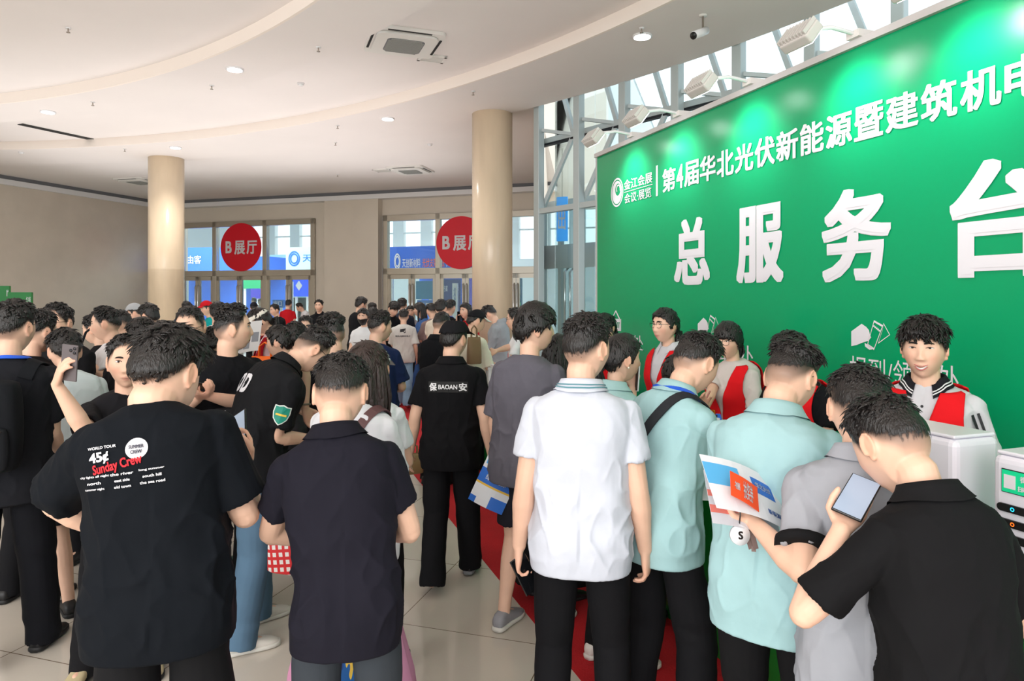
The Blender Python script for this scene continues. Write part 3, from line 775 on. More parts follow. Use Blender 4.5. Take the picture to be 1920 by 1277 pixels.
# paper boxes at the far end of the counter
for k, (u, w, h) in enumerate(((7.25, 0.28, 0.20), (6.9, 0.24, 0.24), (6.55, 0.22, 0.10))):
    e = empty('paper_box', M=frame_matrix(un(u, 2.24, CZ+.001), UU, NN, ZZ)); tag(e, ['white paper box at the far end of the counter', 'white taller paper box on the counter beside the security guard', 'low white paper stack box on the counter nearest the guard'][k], 'box', 'white paper boxes on the counter')
    MB().box((-w/2, 0, 0), (w/2, 0.2, h-0.03)).build('body', m_white, e, bevel=0.004); MB().box((-w/2-.006, -.006, h-0.03), (w/2+.006, 0.206, h)).build('lid', m_white, e, bevel=0.003)
# green boards by the left-hand wall
for x0, x1, y0, d, lab, tx in ((-6, 16, 536, 13.0, 'tall green notice board at the wall, the higher of two', '展'), (16, 57, 548, 12.6, 'lower green notice board with white emblem near the stone wall', '金江会展')):
    p = px((x0+x1)/2, 557, d); p[2] = 0; w = (x1-x0)/F*d; zt_ = H-(y0-HY)*d/F
    e = empty('notice_board', p, R(8)); tag(e, lab, 'board', 'green notice boards by the wall')
    MB().box((-w/2, 0, 0), (w/2, 0.06, zt_)).build('panel', m_cgreen, e)
    MB().box((-w/2-.05, -.15, 0), (w/2+.05, 0.25, 0.04)).build('base', m_steel, e)
    t = MB(); text_into(t, tx, w*0.28, 0, w*0.47, 0.12); vv, ff = t.arrays(); vv = np.c_[vv[:, 0], np.full(len(vv), -0.003), vv[:, 1]+zt_-0.2]
    mesh_obj('lettering', vv, ff, m_lett, e)
# ---------------------------------------------------------------- people
def vnoise(p, seed=0):
    """smooth value noise in [-1, 1] at points p (n, 3)"""
    p = np.asarray(p, float)+seed*17.31
    i = np.floor(p).astype(np.int64); f = p-i; f = f*f*(3-2*f)
    def h(q):
        n = (q[:, 0]*374761393+q[:, 1]*668265263+q[:, 2]*2147483647+seed*1013904223) & 0xffffffff
        n = ((n ^ (n >> 13))*1274126177) & 0xffffffff
        return ((n ^ (n >> 16)) & 0xffff)/32767.5-1
    out = 0
    for dx in (0, 1):
        for dy in (0, 1):
            for dz in (0, 1):
                w = (f[:, 0] if dx else 1-f[:, 0])*(f[:, 1] if dy else 1-f[:, 1])*(f[:, 2] if dz else 1-f[:, 2])
                out = out+w*h(i+np.array((dx, dy, dz)))
    return out
def sstep(a, b, x): t = np.clip((x-a)/(b-a), 0, 1); return t*t*(3-2*t)
def unit3(v): return v/(np.linalg.norm(v, axis=1)[:, None]+1e-12)
def unit(v): v = np.asarray(v, float); return v/(np.linalg.norm(v)+1e-12)
def rot(axis, ang):
    x, y, z = unit(axis); c, s = math.cos(ang), math.sin(ang); C = 1-c
    return np.array(((c+x*x*C, x*y*C-z*s, x*z*C+y*s), (y*x*C+z*s, c+y*y*C, y*z*C-x*s), (z*x*C-y*s, z*y*C+x*s, c+z*z*C)))

def cubesphere(n):
    g = np.tan(np.linspace(-1, 1, n+1)*math.pi/4); V = {}; vl = []; F_ = []
    def vid(p):
        k = tuple(np.round(p, 5))
        if k not in V: V[k] = len(vl); vl.append(p)
        return V[k]
    for ax in range(3):
        for sg in (-1, 1):
            for i in range(n):
                for j in range(n):
                    q = []
                    for a, b in ((i, j), (i+1, j), (i+1, j+1), (i, j+1)):
                        p = np.zeros(3); p[ax] = sg; p[(ax+1)%3] = g[a]; p[(ax+2)%3] = g[b]; q.append(vid(p))
                    F_.append(tuple(q if sg > 0 else q[::-1]))
    v = np.array(vl); return v/np.linalg.norm(v, axis=1)[:, None], F_

def skull(d, nose=True, fem=0.0, fat=0.0):
    """head shape for directions d; y forward, z up, about 0.23 m high"""
    x = d[:, 0]*0.077; y = d[:, 1]*0.098; z = np.where(d[:, 2] > 0, d[:, 2]*0.118, d[:, 2]*0.116)
    low = sstep(0.0, -0.11, z)
    front = np.clip(d[:, 1], 0, 1)
    x = x*(1-(0.30+0.06*fem-0.34*fat)*low*(0.35+0.65*sstep(-0.3, 0.5, d[:, 1])))
    # the back of the skull draws in towards the neck
    bk = sstep(-0.02, -0.10, z)*sstep(0.25, -0.5, d[:, 1])
    y = y+0.045*bk
    # flatter face
    y = np.where(d[:, 1] > 0, y*(1-0.07*front**3)+0.010*low*front, y)
    x = x*(1-0.05*sstep(0.02, 0.10, z)*front)
    fm = sstep(0.15, 0.5, d[:, 1])
    G = lambda cx, cz, sx, sz: np.exp(-((x-cx)/sx)**2-((z-cz)/sz)**2)
    dy = 0.004*(G(-.028, .043, .02, .009)+G(.028, .043, .02, .009))
    dy = dy-0.0085*(G(-.031, .021, .017, .012)+G(.031, .021, .017, .012))
    dy = dy+0.004*(G(-.045, -.012, .018, .02)+G(.045, -.012, .018, .02))+0.012*fat*(G(-.045, -.05, .025, .03)+G(.045, -.05, .025, .03))
    if nose:
        pr = sstep(.034, -.016, z)*sstep(-.036, -.024, z)
        dy = dy+0.0185*pr*np.exp(-(x/(.0095+.007*sstep(.0, -.025, z)))**2)+0.007*(G(-.013, -.024, .007, .008)+G(.013, -.024, .007, .008))
    dy = dy+0.0065*G(0, -.051, .020, .0055)+0.0065*G(0, -.064, .017, .006)-0.004*G(0, -.0575, .024, .0028)+0.003*G(0, -.058, .03, .02)
    dy = dy+0.008*G(0, -.098, .020, .016)-0.003*G(0, -.080, .02, .008)
    y = y+dy*fm
    return np.c_[x, y, z]

_CS = {n: cubesphere(n) for n in (14, 22, 34)}
HAIRLINE = {
    'short': [(0, .070), (30, .068), (50, .045), (66, .030), (76, -.004), (84, -.006), (92, .030), (105, .028), (122, -.006), (150, -.048), (180, -.056)],
    'fringe': [(0, .040), (30, .036), (50, .028), (66, .018), (76, -.010), (84, -.010), (92, .026), (105, .024), (122, -.012), (150, -.052), (180, -.060)],
    'bowl': [(0, .030), (40, .024), (66, .012), (80, -.004), (95, -.002), (110, -.004), (125, -.022), (150, -.048), (180, -.056)],
    'woman': [(0, .068), (25, .064), (45, .046), (62, .020), (75, -.020), (85, -.020), (92, .012), (105, .004), (122, -.030), (150, -.062), (180, -.068)],
    'bangs': [(0, .034), (25, .034), (45, .024), (62, -.010), (75, -.045), (85, -.05), (95, -.03), (105, -.02), (122, -.040), (150, -.064), (180, -.070)],
}
GEOLINE = {
    'fade': [(0, .070), (30, .068), (50, .050), (66, .040), (80, .034), (105, .034), (130, .018), (150, .000), (180, -.008)],
    'buzz': [(0, .066), (30, .064), (50, .046), (66, .034), (80, .026), (105, .028), (130, .010), (150, -.006), (180, -.014)],
    'short': [(0, .070), (30, .068), (50, .045), (66, .032), (76, .010), (84, .010), (92, .030), (105, .028), (122, .004), (150, -.026), (180, -.034)],
}
HAIRT = {  # side thickness, back thickness, top thickness, tuft length, tuft lift, tuft count
    'short': (.006, .009, .022, .034, .30, 340), 'buzz': (.003, .004, .009, .016, .5, 300), 'fade': (.003, .005, .026, .036, .38, 320),
    'fringe': (.012, .013, .028, .045, .16, 380), 'fluffy': (.013, .015, .030, .050, .22, 460), 'bowl': (.022, .020, .032, .040, .02, 260),
    'woman': (.009, .012, .016, .045, .04, 160), 'bangs': (.010, .013, .016, .028, .04, 200), 'cap': (.007, .010, .004, .018, .2, 80),
}
def face_y(x, z, verts):
    k = np.argmin((verts[:, 0]-x)**2+(verts[:, 2]-z)**2+np.where(verts[:, 1] > 0, 0, 1)); return verts[k, 1]

_tmp = None
def remesh(mb, voxel, smooth=2):
    """one continuous skin around the collected solids -> vertices, faces, normals"""
    v, f = mb.arrays()
    me = bpy.data.meshes.new('r'); me.from_pydata(v.tolist(), [], f)
    o = bpy.data.objects.new('r', me); COL.objects.link(o)
    m = o.modifiers.new('r', 'REMESH'); m.mode = 'VOXEL'; m.voxel_size = voxel
    s = o.modifiers.new('s', 'SMOOTH'); s.factor = 0.5; s.iterations = smooth
    dg = bpy.context.evaluated_depsgraph_get(); ev = o.evaluated_get(dg); em = ev.to_mesh()
    n = len(em.vertices); V = np.zeros(n*3); em.vertices.foreach_get('co', V)
    N = np.zeros(n*3); em.vertex_normals.foreach_get('vector', N)
    ls = np.zeros(len(em.loops), int); em.loops.foreach_get('vertex_index', ls)
    st = np.zeros(len(em.polygons), int); em.polygons.foreach_get('loop_start', st)
    tt = np.zeros(len(em.polygons), int); em.polygons.foreach_get('loop_total', tt)
    ev.to_mesh_clear(); bpy.data.objects.remove(o); bpy.data.meshes.remove(me)
    return V.reshape(-1, 3), (ls, st, tt), N.reshape(-1, 3)
def raw_mesh(name, V, F3, m, parent, smooth=True, col=None):
    ls, st, tt = F3
    me = bpy.data.meshes.new(name)
    me.vertices.add(len(V)); me.vertices.foreach_set('co', np.ascontiguousarray(V, dtype=np.float32).ravel())
    me.loops.add(len(ls)); me.loops.foreach_set('vertex_index', ls)
    me.polygons.add(len(st)); me.polygons.foreach_set('loop_start', st); me.polygons.foreach_set('loop_total', tt)
    if smooth: me.polygons.foreach_set('use_smooth', np.ones(len(st), bool))
    if col is not None:
        a = me.color_attributes.new('Col', 'FLOAT_COLOR', 'POINT'); a.data.foreach_set('color', np.ascontiguousarray(col, dtype=np.float32).ravel())
    me.materials.append(m); me.update(calc_edges=True); me.validate()
    o = bpy.data.objects.new(name, me); COL.objects.link(o)
    if parent: o.parent = parent
    return o

def skin_mat():
    m = bpy.data.materials.new('skin'); m.use_nodes = True; nt = m.node_tree; b = nt.nodes['Principled BSDF']
    at = nt.nodes.new('ShaderNodeAttribute'); at.attribute_name = 'Col'
    n = nt.nodes.new('ShaderNodeTexNoise'); n.inputs['Scale'].default_value = 22; n.inputs['Detail'].default_value = 4
    tc = nt.nodes.new('ShaderNodeTexCoord'); nt.links.new(tc.outputs['Object'], n.inputs['Vector'])
    mr = nt.nodes.new('ShaderNodeMapRange'); mr.inputs[3].default_value = 0.92; mr.inputs[4].default_value = 1.06
    nt.links.new(n.outputs['Fac'], mr.inputs[0])
    mx = nt.nodes.new('ShaderNodeVectorMath'); mx.operation = 'SCALE'
    nt.links.new(at.outputs['Color'], mx.inputs[0]); nt.links.new(mr.outputs[0], mx.inputs['Scale']); nt.links.new(mx.outputs[0], b.inputs['Base Color'])
    b.inputs['Roughness'].default_value = 0.48; b.inputs['Specular IOR Level'].default_value = 0.4
    b.inputs['Subsurface Weight'].default_value = 0.0
    return m
M_SKIN = skin_mat()
def hair_mat(name, c):
    m = bpy.data.materials.new(name); m.use_nodes = True; nt = m.node_tree; b = nt.nodes['Principled BSDF']; L_ = nt.links.new
    b.inputs['Base Color'].default_value = (*c, 1); b.inputs['Roughness'].default_value = 0.40
    tc = nt.nodes.new('ShaderNodeTexCoord'); mp = nt.nodes.new('ShaderNodeMapping'); mp.inputs['Scale'].default_value = (170, 170, 40); L_(tc.outputs['Object'], mp.inputs[0])
    n = nt.nodes.new('ShaderNodeTexNoise'); n.inputs['Scale'].default_value = 1.0; n.inputs['Detail'].default_value = 3; L_(mp.outputs[0], n.inputs['Vector'])
    bp = nt.nodes.new('ShaderNodeBump'); bp.inputs['Strength'].default_value = .9; bp.inputs['Distance'].default_value = .006; L_(n.outputs['Fac'], bp.inputs['Height']); L_(bp.outputs[0], b.inputs['Normal'])
    at = nt.nodes.new('ShaderNodeAttribute'); at.attribute_name = 'cover'; ad = nt.nodes.new('ShaderNodeMath'); ad.operation = 'ADD'; L_(at.outputs['Fac'], ad.inputs[0]); m3 = nt.nodes.new('ShaderNodeMath'); m3.operation = 'MULTIPLY'; m3.inputs[1].default_value = 1.2; L_(n.outputs['Fac'], m3.inputs[0]); L_(m3.outputs[0], ad.inputs[1])
    mr = nt.nodes.new('ShaderNodeMapRange'); mr.inputs[1].default_value = .80; mr.inputs[2].default_value = 1.18; L_(ad.outputs[0], mr.inputs[0]); L_(mr.outputs[0], b.inputs['Alpha'])
    return m
M_HAIR = hair_mat('hair_black', rgb(27, 23, 22)); M_HAIRB = hair_mat('hair_dark_brown', rgb(46, 32, 28))
M_EYEW = mat('eye_white', rgb(225, 220, 215), 0.3); M_IRIS = mat('iris_dark', rgb(24, 16, 12), 0.2)
M_BROW = mat('eyebrow_hair', rgb(36, 28, 25), 0.8); M_GLS = mat('glasses_frame', rgb(40, 34, 34), 0.3, metal=0.6)
M_GLASSLENS = glass_mat('lens', (0.95, 0.97, 0.97))
M_SOLE = mat('sole_white', rgb(222, 220, 212), 0.6); M_SOLEB = mat('sole_black', rgb(24, 24, 26), 0.6); M_SOLEG = mat('sole_grey', rgb(140, 142, 146), 0.6)
M_SHOEB = mat('shoe_black', rgb(22, 22, 24), 0.5); M_SHOEW = mat('shoe_white', rgb(226, 222, 214), 0.45); M_SHOEG = mat('shoe_grey', rgb(150, 150, 156), 0.6)
M_SHOET = mat('shoe_teal', rgb(96, 140, 132), 0.6); M_SHOEBG = mat('shoe_beige', rgb(190, 176, 140), 0.6)
SHOES = {'black': (M_SHOEB, M_SOLEB), 'white': (M_SHOEW, M_SOLE), 'grey': (M_SHOEG, M_SOLE), 'blackwhite': (M_SHOEB, M_SOLE), 'blackgrey': (M_SHOEB, M_SOLEG), 'teal': (M_SHOET, M_SOLE), 'beige': (M_SHOEBG, M_SOLEB)}

TORSO = np.array([  # z, half width, half depth, y offset
    (.78, .172, .122, -.005), (.86, .176, .126, -.008), (.93, .174, .124, -.006), (1.02, .163, .114, .0), (1.10, .163, .112, .004), (1.20, .172, .117, .006),
    (1.29, .182, .122, .002), (1.36, .184, .114, -.004), (1.405, .178, .098, -.012), (1.435, .150, .082, -.018), (1.46, .105, .070, -.020), (1.482, .070, .060, -.014)])

TORSO[:, 1] *= .94

class Person:
    def __init__(self, label, x, top, d, yaw, hair='short', hy=0, hp=8, hr=0, lean=2, hunch=6, side=0, w=1.0, belly=0.0, fem=0.0, fat=0.0, s=None,
                 shirt=('tee', (24, 24, 27)), pants=((22, 22, 25), 'long'), shoes='black', L=None, Rr=None, feet=None, skin=1.0, hairm=None, group=None,
                 collar=None, sleeve=None, face=None, hem=.80, root=None, twist=0, long_sleeve=False, detail=True, category='person', hair_scale=1.0, sleeve_trim=None, hs=1.05, tail=None, neck_lift=0.0, sw=1.0, armw=1.0, hemw=1.0):
        self.d = d; self.x = x; self.lean = R(lean); self.hunch = R(hunch); self.side = R(side); self.twist = R(twist); self.w = w; self.belly = belly
        self.sw = sw; self.hemw = hemw; self.armw = armw; self.fem = fem; self.fat = fat; self.hs = hs
        self.yaw = R(yaw)+math.atan2(x-960, F)
        vox = min(max(d*0.0017, 0.0046), 0.014); self.vox = vox
        self.rnd = random.Random(int(x*7+top*13)); self.seed = int(x*3+top) % 97
        self.hairkey = hair
        # spine table
        N = 26; ts = np.linspace(-0.35, 1.15, 46); P = []; p = np.array((0, 0, 0.95)); self.ts = ts
        def ang(t): t = max(t, 0); return self.lean*min(1, t/.3)+self.hunch*t*t
        def T(t):
            a = ang(t); sd = self.side*min(1, max(t, 0)/.3); return unit((math.sin(sd), math.sin(a)*math.cos(sd), math.cos(a)*math.cos(sd)))
        pts = {}
        i0 = np.argmin(np.abs(ts)); dt = ts[1]-ts[0]
        pos = [None]*len(ts); pos[i0] = np.array((0, 0, .95+ts[i0]*.52))
        for i in range(i0+1, len(ts)): pos[i] = pos[i-1]+T((ts[i]+ts[i-1])/2)*dt*.52
        for i in range(i0-1, -1, -1): pos[i] = pos[i+1]-np.array((0, 0, 1))*dt*.52
        self.pos = np.array(pos)
        self.Tt = np.array([T(t) for t in ts])
        Fw = []; Rt = []
        for t, T_ in zip(ts, self.Tt):
            f0 = np.array((0, 1.0, 0)); f = unit(f0-T_*np.dot(f0, T_)); tw = -self.twist*max(0, min(1, t)); f = rot(T_, tw)@f; Fw.append(f); Rt.append(np.cross(f, T_))
        self.Fw = np.array(Fw); self.Rt = np.array(Rt)
        # head
        a = ang(1.0); self.hyr = R(hy); self.hpr = R(hp); self.hrr = R(hr)
        neck0 = self.map((0, 0, 1.465)); na = 0.55*a+0.45*self.hpr
        Tn = unit((math.sin(self.side)*.7, math.sin(na), math.cos(na)))
        self.HR = rot((0, 0, 1), -self.hyr-self.twist)@rot((1, 0, 0), -self.hpr)@rot((0, 1, 0), self.hrr)
        self.neck0 = neck0; self.neck1 = neck0+Tn*(.085+neck_lift)
        self.headc = self.neck1+self.HR@np.array((0, .022, .075))*hs
        hv = skull(_CS[14][0], False); tp = (self.HR@(hv*hs).T).T+self.headc
        tt = HAIRT[hair if hair in HAIRT else 'short'][2]*0.8
        ztop_local = tp[:, 2].max()+tt
        ztop = H-(top-HY)/F*d
        self.s = s or ztop/ztop_local
        # root so that the head projects at column x
        ca, sa = math.cos(self.yaw), math.sin(self.yaw)
        self.ex = np.array((ca, -sa, 0)); self.ey = np.array((sa, ca, 0))
        hc = self.headc*self.s; off = self.ex*hc[0]+self.ey*hc[1]
        tgt = px(x, 557, d); self.root = np.array((tgt[0]-off[0], tgt[1]-off[1], 0.0))
        if np.dot(self.root, NN) > 1.3: self.root[2] = .003
        self.e = empty('person', self.root, -self.yaw); tag(self.e, label, category, group)
        self.base = np.array(rgb(233, 190, 165))*skin
        self.build(hair, shirt, pants, shoes, L, Rr, feet, hairm or M_HAIR, collar, sleeve, face, hem, long_sleeve, hair_scale, sleeve_trim, tail)
    # ---- frames
    def map(self, p):
        p = np.atleast_2d(np.asarray(p, float)); t = (p[:, 2]-.95)/.52
        g = lambda A: np.stack([np.interp(t, self.ts, A[:, k]) for k in range(3)], 1)
        o = g(self.pos)+g(self.Rt)*p[:, :1]+g(self.Fw)*p[:, 1:2]
        return o if len(o) > 1 else o[0]
    def loc(self, q):                    # world point -> figure units
        q = np.asarray(q, float)-self.root; return np.array((np.dot(q, self.ex), np.dot(q, self.ey), q[2]))/self.s
    def wld(self, p): p = np.asarray(p, float)*self.s; return self.root+self.ex*p[0]+self.ey*p[1]+ZZ*p[2]
    def point(self, q): return self.loc(px(*q[1:])) if isinstance(q[0], str) else np.array(q, float)
    def torso(self, mb, grow=0.0, hem=.80, n=36, shrink=1.0, zmax=9, cup=True, flare=0.0):
        Tz = TORSO[:, 0]; zs = np.concatenate([np.arange(hem, 1.36, .03), [1.36, 1.385, 1.405, 1.42, 1.435, 1.448, 1.46, 1.472, 1.482]]); zs = zs[zs <= zmax]
        a = np.linspace(0, 2*np.pi, n, endpoint=False); ca, sa = np.cos(a), np.sin(a); ex = 2/2.5
        def ring(z, g):
            hw, hd, yo = (np.interp(z, Tz, TORSO[:, k]) for k in (1, 2, 3))
            f = self.fem
            if f: hw *= 1-f*(.10*math.exp(-((z-1.08)/.1)**2)+.06*sstep(1.2, 1.4, z)); 
            wf = 1+(self.w-1)*float(sstep(1.47, 1.40, z)); g = g*(1-.55*float(sstep(1.43, 1.475, z))); hw = hw*shrink*wf+g; hd = hd*shrink*(1+(self.w-1)*.9*float(sstep(1.47, 1.38, z)))+g
            up_ = 1+(self.sw-1)*float(sstep(1.0, 1.36, z))*float(sstep(1.48, 1.42, z)); hw *= up_
            hw += flare*float(sstep(1.2, .8, z)); hd += flare*float(sstep(1.2, .8, z))
            b = self.belly*math.exp(-((z-1.03)/.17)**2); ch = f*.022*math.exp(-((z-1.25)/.06)**2)
            y = np.sign(sa)*np.abs(sa)**ex*hd; y = y+np.where(sa > 0, (b+ch)*sa**2, 0)+yo
            return self.map(np.c_[np.sign(ca)*np.abs(ca)**ex*hw, y, np.full(n, z)])
        rings = []
        if cup: rings += [ring(hem+.05, grow-.035), ring(hem+.05, grow-.022), ring(hem, grow-.012)]
        rings += [ring(z, grow) for z in zs]
        v, f = loft(rings); mb.add(v, f)
    def shoulder(self, sd): return self.map((sd*(.163*self.sw*(1-.07*self.fem)*(1+(self.w-1)*.8)), -.010, 1.378))
    def arm_joints(self, sd, A):
        sh = self.shoulder(sd); L1, L2 = .285, .25
        if A is None: A = {}
        if A.get('h') is not None: wr = self.point(A['h'])
        else: wr = sh+np.array((sd*A.get('out', .07), A.get('fwd', .03), -A.get('drop', .522)))
        v = wr-sh; D = np.linalg.norm(v)
        if D > (L1+L2)*.998: v = v*(L1+L2)*.998/D; wr = sh+v; D = (L1+L2)*.998
        if D < .12: v = v*.12/D; wr = sh+v; D = .12
        pole = A.get('pole', (sd*.25, -1, -.3) if A.get('h') is None else (sd*.6, -.5, -.9))
        if A.get('e') is not None: pole = self.point(A['e'])-sh
        pole = np.asarray(pole, float); u = v/D; pl = unit(pole-u*np.dot(pole, u))
        a = (L1*L1-L2*L2+D*D)/(2*D); hgt = math.sqrt(max(L1*L1-a*a, 1e-6))
        return sh, sh+u*a+pl*hgt, wr
    def hand(self, mb, sd, wr, d, pn, curl, thumb_in=0.4):
        d = unit(d); pn = unit(pn-d*np.dot(pn, d)); th = sd*np.cross(d, pn); k = 1-.10*self.fem
        prof = [(-.01, .024, .018), (.02, .030, .018), (.05, .038, .0165), (.075, .0405, .014), (.095, .037, .0115)]
        a = np.linspace(0, 2*np.pi, 14, endpoint=False); ex = .8
        v, f = loft([wr+d*y*k+np.outer(np.sign(np.cos(a))*np.abs(np.cos(a))**ex*hw*k, th)+np.outer(np.sin(a)*ht*k, pn) for y, hw, ht in prof]); mb.add(v, f)
        ax = np.cross(d, pn)
        for i, (off, ln, kn) in enumerate(((.0290, .070, .088), (.0098, .079, .093), (-.0098, .073, .091), (-.0285, .056, .084))):
            p = wr+d*(kn-.012)*k+th*off*k; dirv = unit(d+th*off*1.6); pts = [p]
            cc = curl[i] if np.ndim(curl) else curl*(1+.10*i)
            for seg, b in ((.012, 0), (.46*ln, .75*cc), (.30*ln, 1.0*cc), (.24*ln, .7*cc)):
                dirv = rot(ax, b)@dirv; pts.append(pts[-1]+dirv*seg*k)
            r = (.0092 if i < 3 else .0080)*k
            mb.tube(pts, [r*1.02, r*1.05, r, r*.93, r*.8], 8)
        p = wr+d*.022*k+th*.022*k; d1 = unit(d*.62+th*.75+pn*.30); d2 = unit(d*.85+th*(.35-thumb_in*.5)+pn*(.35+thumb_in)); d3 = unit(d*.9+th*(.1-thumb_in*.6)+pn*(.3+thumb_in))
        q1 = p+d1*.038*k; q2 = q1+d2*.032*k; q3 = q2+d3*.024*k
        mb.tube([p, q1, q2, q3], [.0145*k, .0118*k, .0102*k, .0085*k], 9)
    def leg_joints(self, sd, ft):
        hip = np.array((sd*.092, 0, .90)); fx, fy, lift = ft[:3]
        an = np.array((fx, fy, .085+lift)); v = an-hip; D = np.linalg.norm(v); L1, L2 = .425, .40
        if D > .8245: v = v*.8245/D; an = hip+v; D = .8245
        u = v/D; pl = np.array((sd*.05, 1, 0)); pl = unit(pl-u*np.dot(pl, u)); a = (L1*L1-L2*L2+D*D)/(2*D); h = math.sqrt(max(L1*L1-a*a, 1e-6))
        return hip, hip+u*a+pl*h, an
    def headp(self, p): return (self.HR@(np.atleast_2d(p)*self.hs).T).T+self.headc
    # ---- everything
    def build(self, hair, shirt, pants, shoes, L, Rr, feet, hairm, collar, sleeve, face, hem, long_sleeve, hair_scale, sleeve_trim, tail):
        s = self.s; vox = self.vox; near = self.d < 6
        kind, scol = shirt
        feet = feet or [(-.115, 0.0, 0, -10), (.115, 0.02, 0, 10)]
        J = {sd: self.arm_joints(sd, A) for sd, A in ((-1, L), (1, Rr))}; self.J = J
        A_ = {-1: L or {}, 1: Rr or {}}
        LJ = {sd: self.leg_joints(sd, feet[0 if sd < 0 else 1]) for sd in (-1, 1)}
        aw = (1+(self.w-1)*.55-.10*self.fem)*self.armw
        self.hem = hem
        # body
        mb = MB(); cs = _CS[34 if self.d < 3.5 else 22]
        hv = skull(cs[0], True, self.fem, self.fat); mb.add(self.headp(hv), cs[1])
        self.hv = hv
        nr = (.056*(1+(self.w-1)*.6)-.008*self.fem)*(1+.32*self.fat)
        mb.tube([self.map((0, -.012, 1.40)), self.neck0, self.neck1+self.HR@np.array((0, -.005, -.01)), self.headc+self.HR@np.array((0, -.012, -.02))], [(nr*1.15, nr*1.15), (nr, nr), (nr*.97, nr*.97), (nr*.9, nr*.9)], 16)
        for sd in (-1, 1):               # ears
            rim = []
            for th in np.linspace(R(-75), R(215), 12):
                rim.append((sd*(.080+.006*max(0, -math.cos(th))), -.012-.017*math.cos(th)-.004*math.sin(th), .000+.030*math.sin(th)))
            mb.tube(self.headp(np.array(rim)*(1, 1, 1)), .0048, 7)
            v, f = ellipsoid((sd*.077, -.012, -.002), (.0075, .017, .029), 12, 8); mb.add(self.headp(v), f)
            v, f = ellipsoid((sd*.079, -.006, -.030), (.006, .009, .010), 10, 6); mb.add(self.headp(v), f)
        self.torso(mb, -.012, .84, 24, .88, cup=False, zmax=1.47)
        for sd in (-1, 1):
            sh, el, wr = J[sd]
            mb.ball(sh, .046*aw, 14, 9)
            mb.tube([sh, sh*.55+el*.45, el*.93+sh*.07, el*.97+wr*.03], [.046*aw, .046*aw, .040*aw, .039*aw], 14)
            fm = el*.72+wr*.28
            mb.tube([el*.98+sh*.02, fm, el*.4+wr*.6, wr], [(.039*aw, .039*aw), (.0425*aw, .041*aw), (.034*aw, .033*aw), (.0265*aw**.4, .0225*aw**.4)], 14)
            fd = unit(wr-el); hd = A_[sd].get('hd'); hd = fd if hd is None else unit(hd)
            pn = np.array(A_[sd].get('pn', (-sd, .25, 0)), float)
            self.hand(mb, sd, wr, hd, pn, A_[sd].get('curl', .38), A_[sd].get('thumb', .4))
            self.J[sd] = (sh, el, wr, hd, unit(pn-hd*np.dot(pn, hd)))
            hip, kn, an = LJ[sd]
            mb.tube([hip, hip*.5+kn*.5, kn, kn*.68+an*.32, an*.8+kn*.2, an-ZZ*.02], [.078, .066, .050, .053, .037, .034], 12)
            ft = feet[0 if sd < 0 else 1]; ya = R(ft[3]); fdv = np.array((math.sin(ya), math.cos(ya), 0))
            mb.tube([an-ZZ*.03-fdv*.02, an-ZZ*.045+fdv*.09], [.03, .026], 8)
        V, F3, N = remesh(mb, vox, 2)
        # colouring: lips, cheeks, cropped hair at the nape and temples
        hl = ((V-self.headc)@self.HR)/self.hs
        col = np.ones((len(V), 4)); c = np.tile(self.base, (len(V), 1))
        inh = (np.abs(hl[:, 0]) < .1) & (np.abs(hl[:, 1]) < .125) & (hl[:, 2] > -.135) & (hl[:, 2] < .14)
        ff = inh & (hl[:, 1] > .05)
        lips = np.exp(-(hl[:, 0]/.021)**4-((hl[:, 2]+.0575)/(.0105-.004*np.abs(hl[:, 0])/.02))**4)*ff
        lc = np.array(rgb(192, 104, 100)) if self.fem else np.array(rgb(186, 120, 108))
        c = c*(1-.75*lips[:, None])+lc*.75*lips[:, None]
        line = np.exp(-(hl[:, 0]/.023)**4-((hl[:, 2]+.0575)/.0016)**2)*ff; c = c*(1-.55*line[:, None])
        blush = (np.exp(-((np.abs(hl[:, 0])-.045)/.02)**2-((hl[:, 2]+.02)/.022)**2))*ff
        c = c*(1+np.outer(blush, (.02, -.10, -.10)))
        earm = inh & (np.abs(hl[:, 0]) > .078); c = np.where(earm[:, None], c*np.array((1.02, .90, .86)), c)
        az = np.degrees(np.abs(np.arctan2(hl[:, 0], hl[:, 1])))
        hk = hair if hair in HAIRLINE else ('short' if hair not in ('cap',) else 'short')
        HLn = np.array(HAIRLINE[hk]); hz = np.interp(az, HLn[:, 0], HLn[:, 1])
        if not self.fem:
            st = sstep(-.024, .022, hl[:, 2]-hz)*inh*(az > 48)*(np.abs(hl[:, 0]) < .081)
            st = st*(.92-.40*sstep(.03, -.05, hl[:, 2])); c = c*(1-st[:, None])+np.array(rgb(28, 27, 28))*st[:, None]
        # knuckle warmth on the hands
        for sd in (-1, 1):
            dist = np.linalg.norm(V-(self.J[sd][2]+self.J[sd][3]*.11), axis=1); k = sstep(.12, .04, dist)
            c = c*(1+np.outer(k, (.03, -.07, -.08)))
        col[:, :3] = c
        raw_mesh('body', V*s, F3, M_SKIN, self.e, True, col)
        self.make_hair(hair, hairm, hair_scale, tail)
        self.make_face(face)
        # upper clothing
        mb = MB(); g = .014+.004*self.w; oversize = kind in ('over', 'hoodie', 'jacket')
        if oversize: g += .012
        self.torso(mb, g, hem, 40, flare=.012 if oversize else .004)
        sl = sleeve if sleeve is not None else (.92 if kind == 'over' else .60)
        sleeve_ends = {}
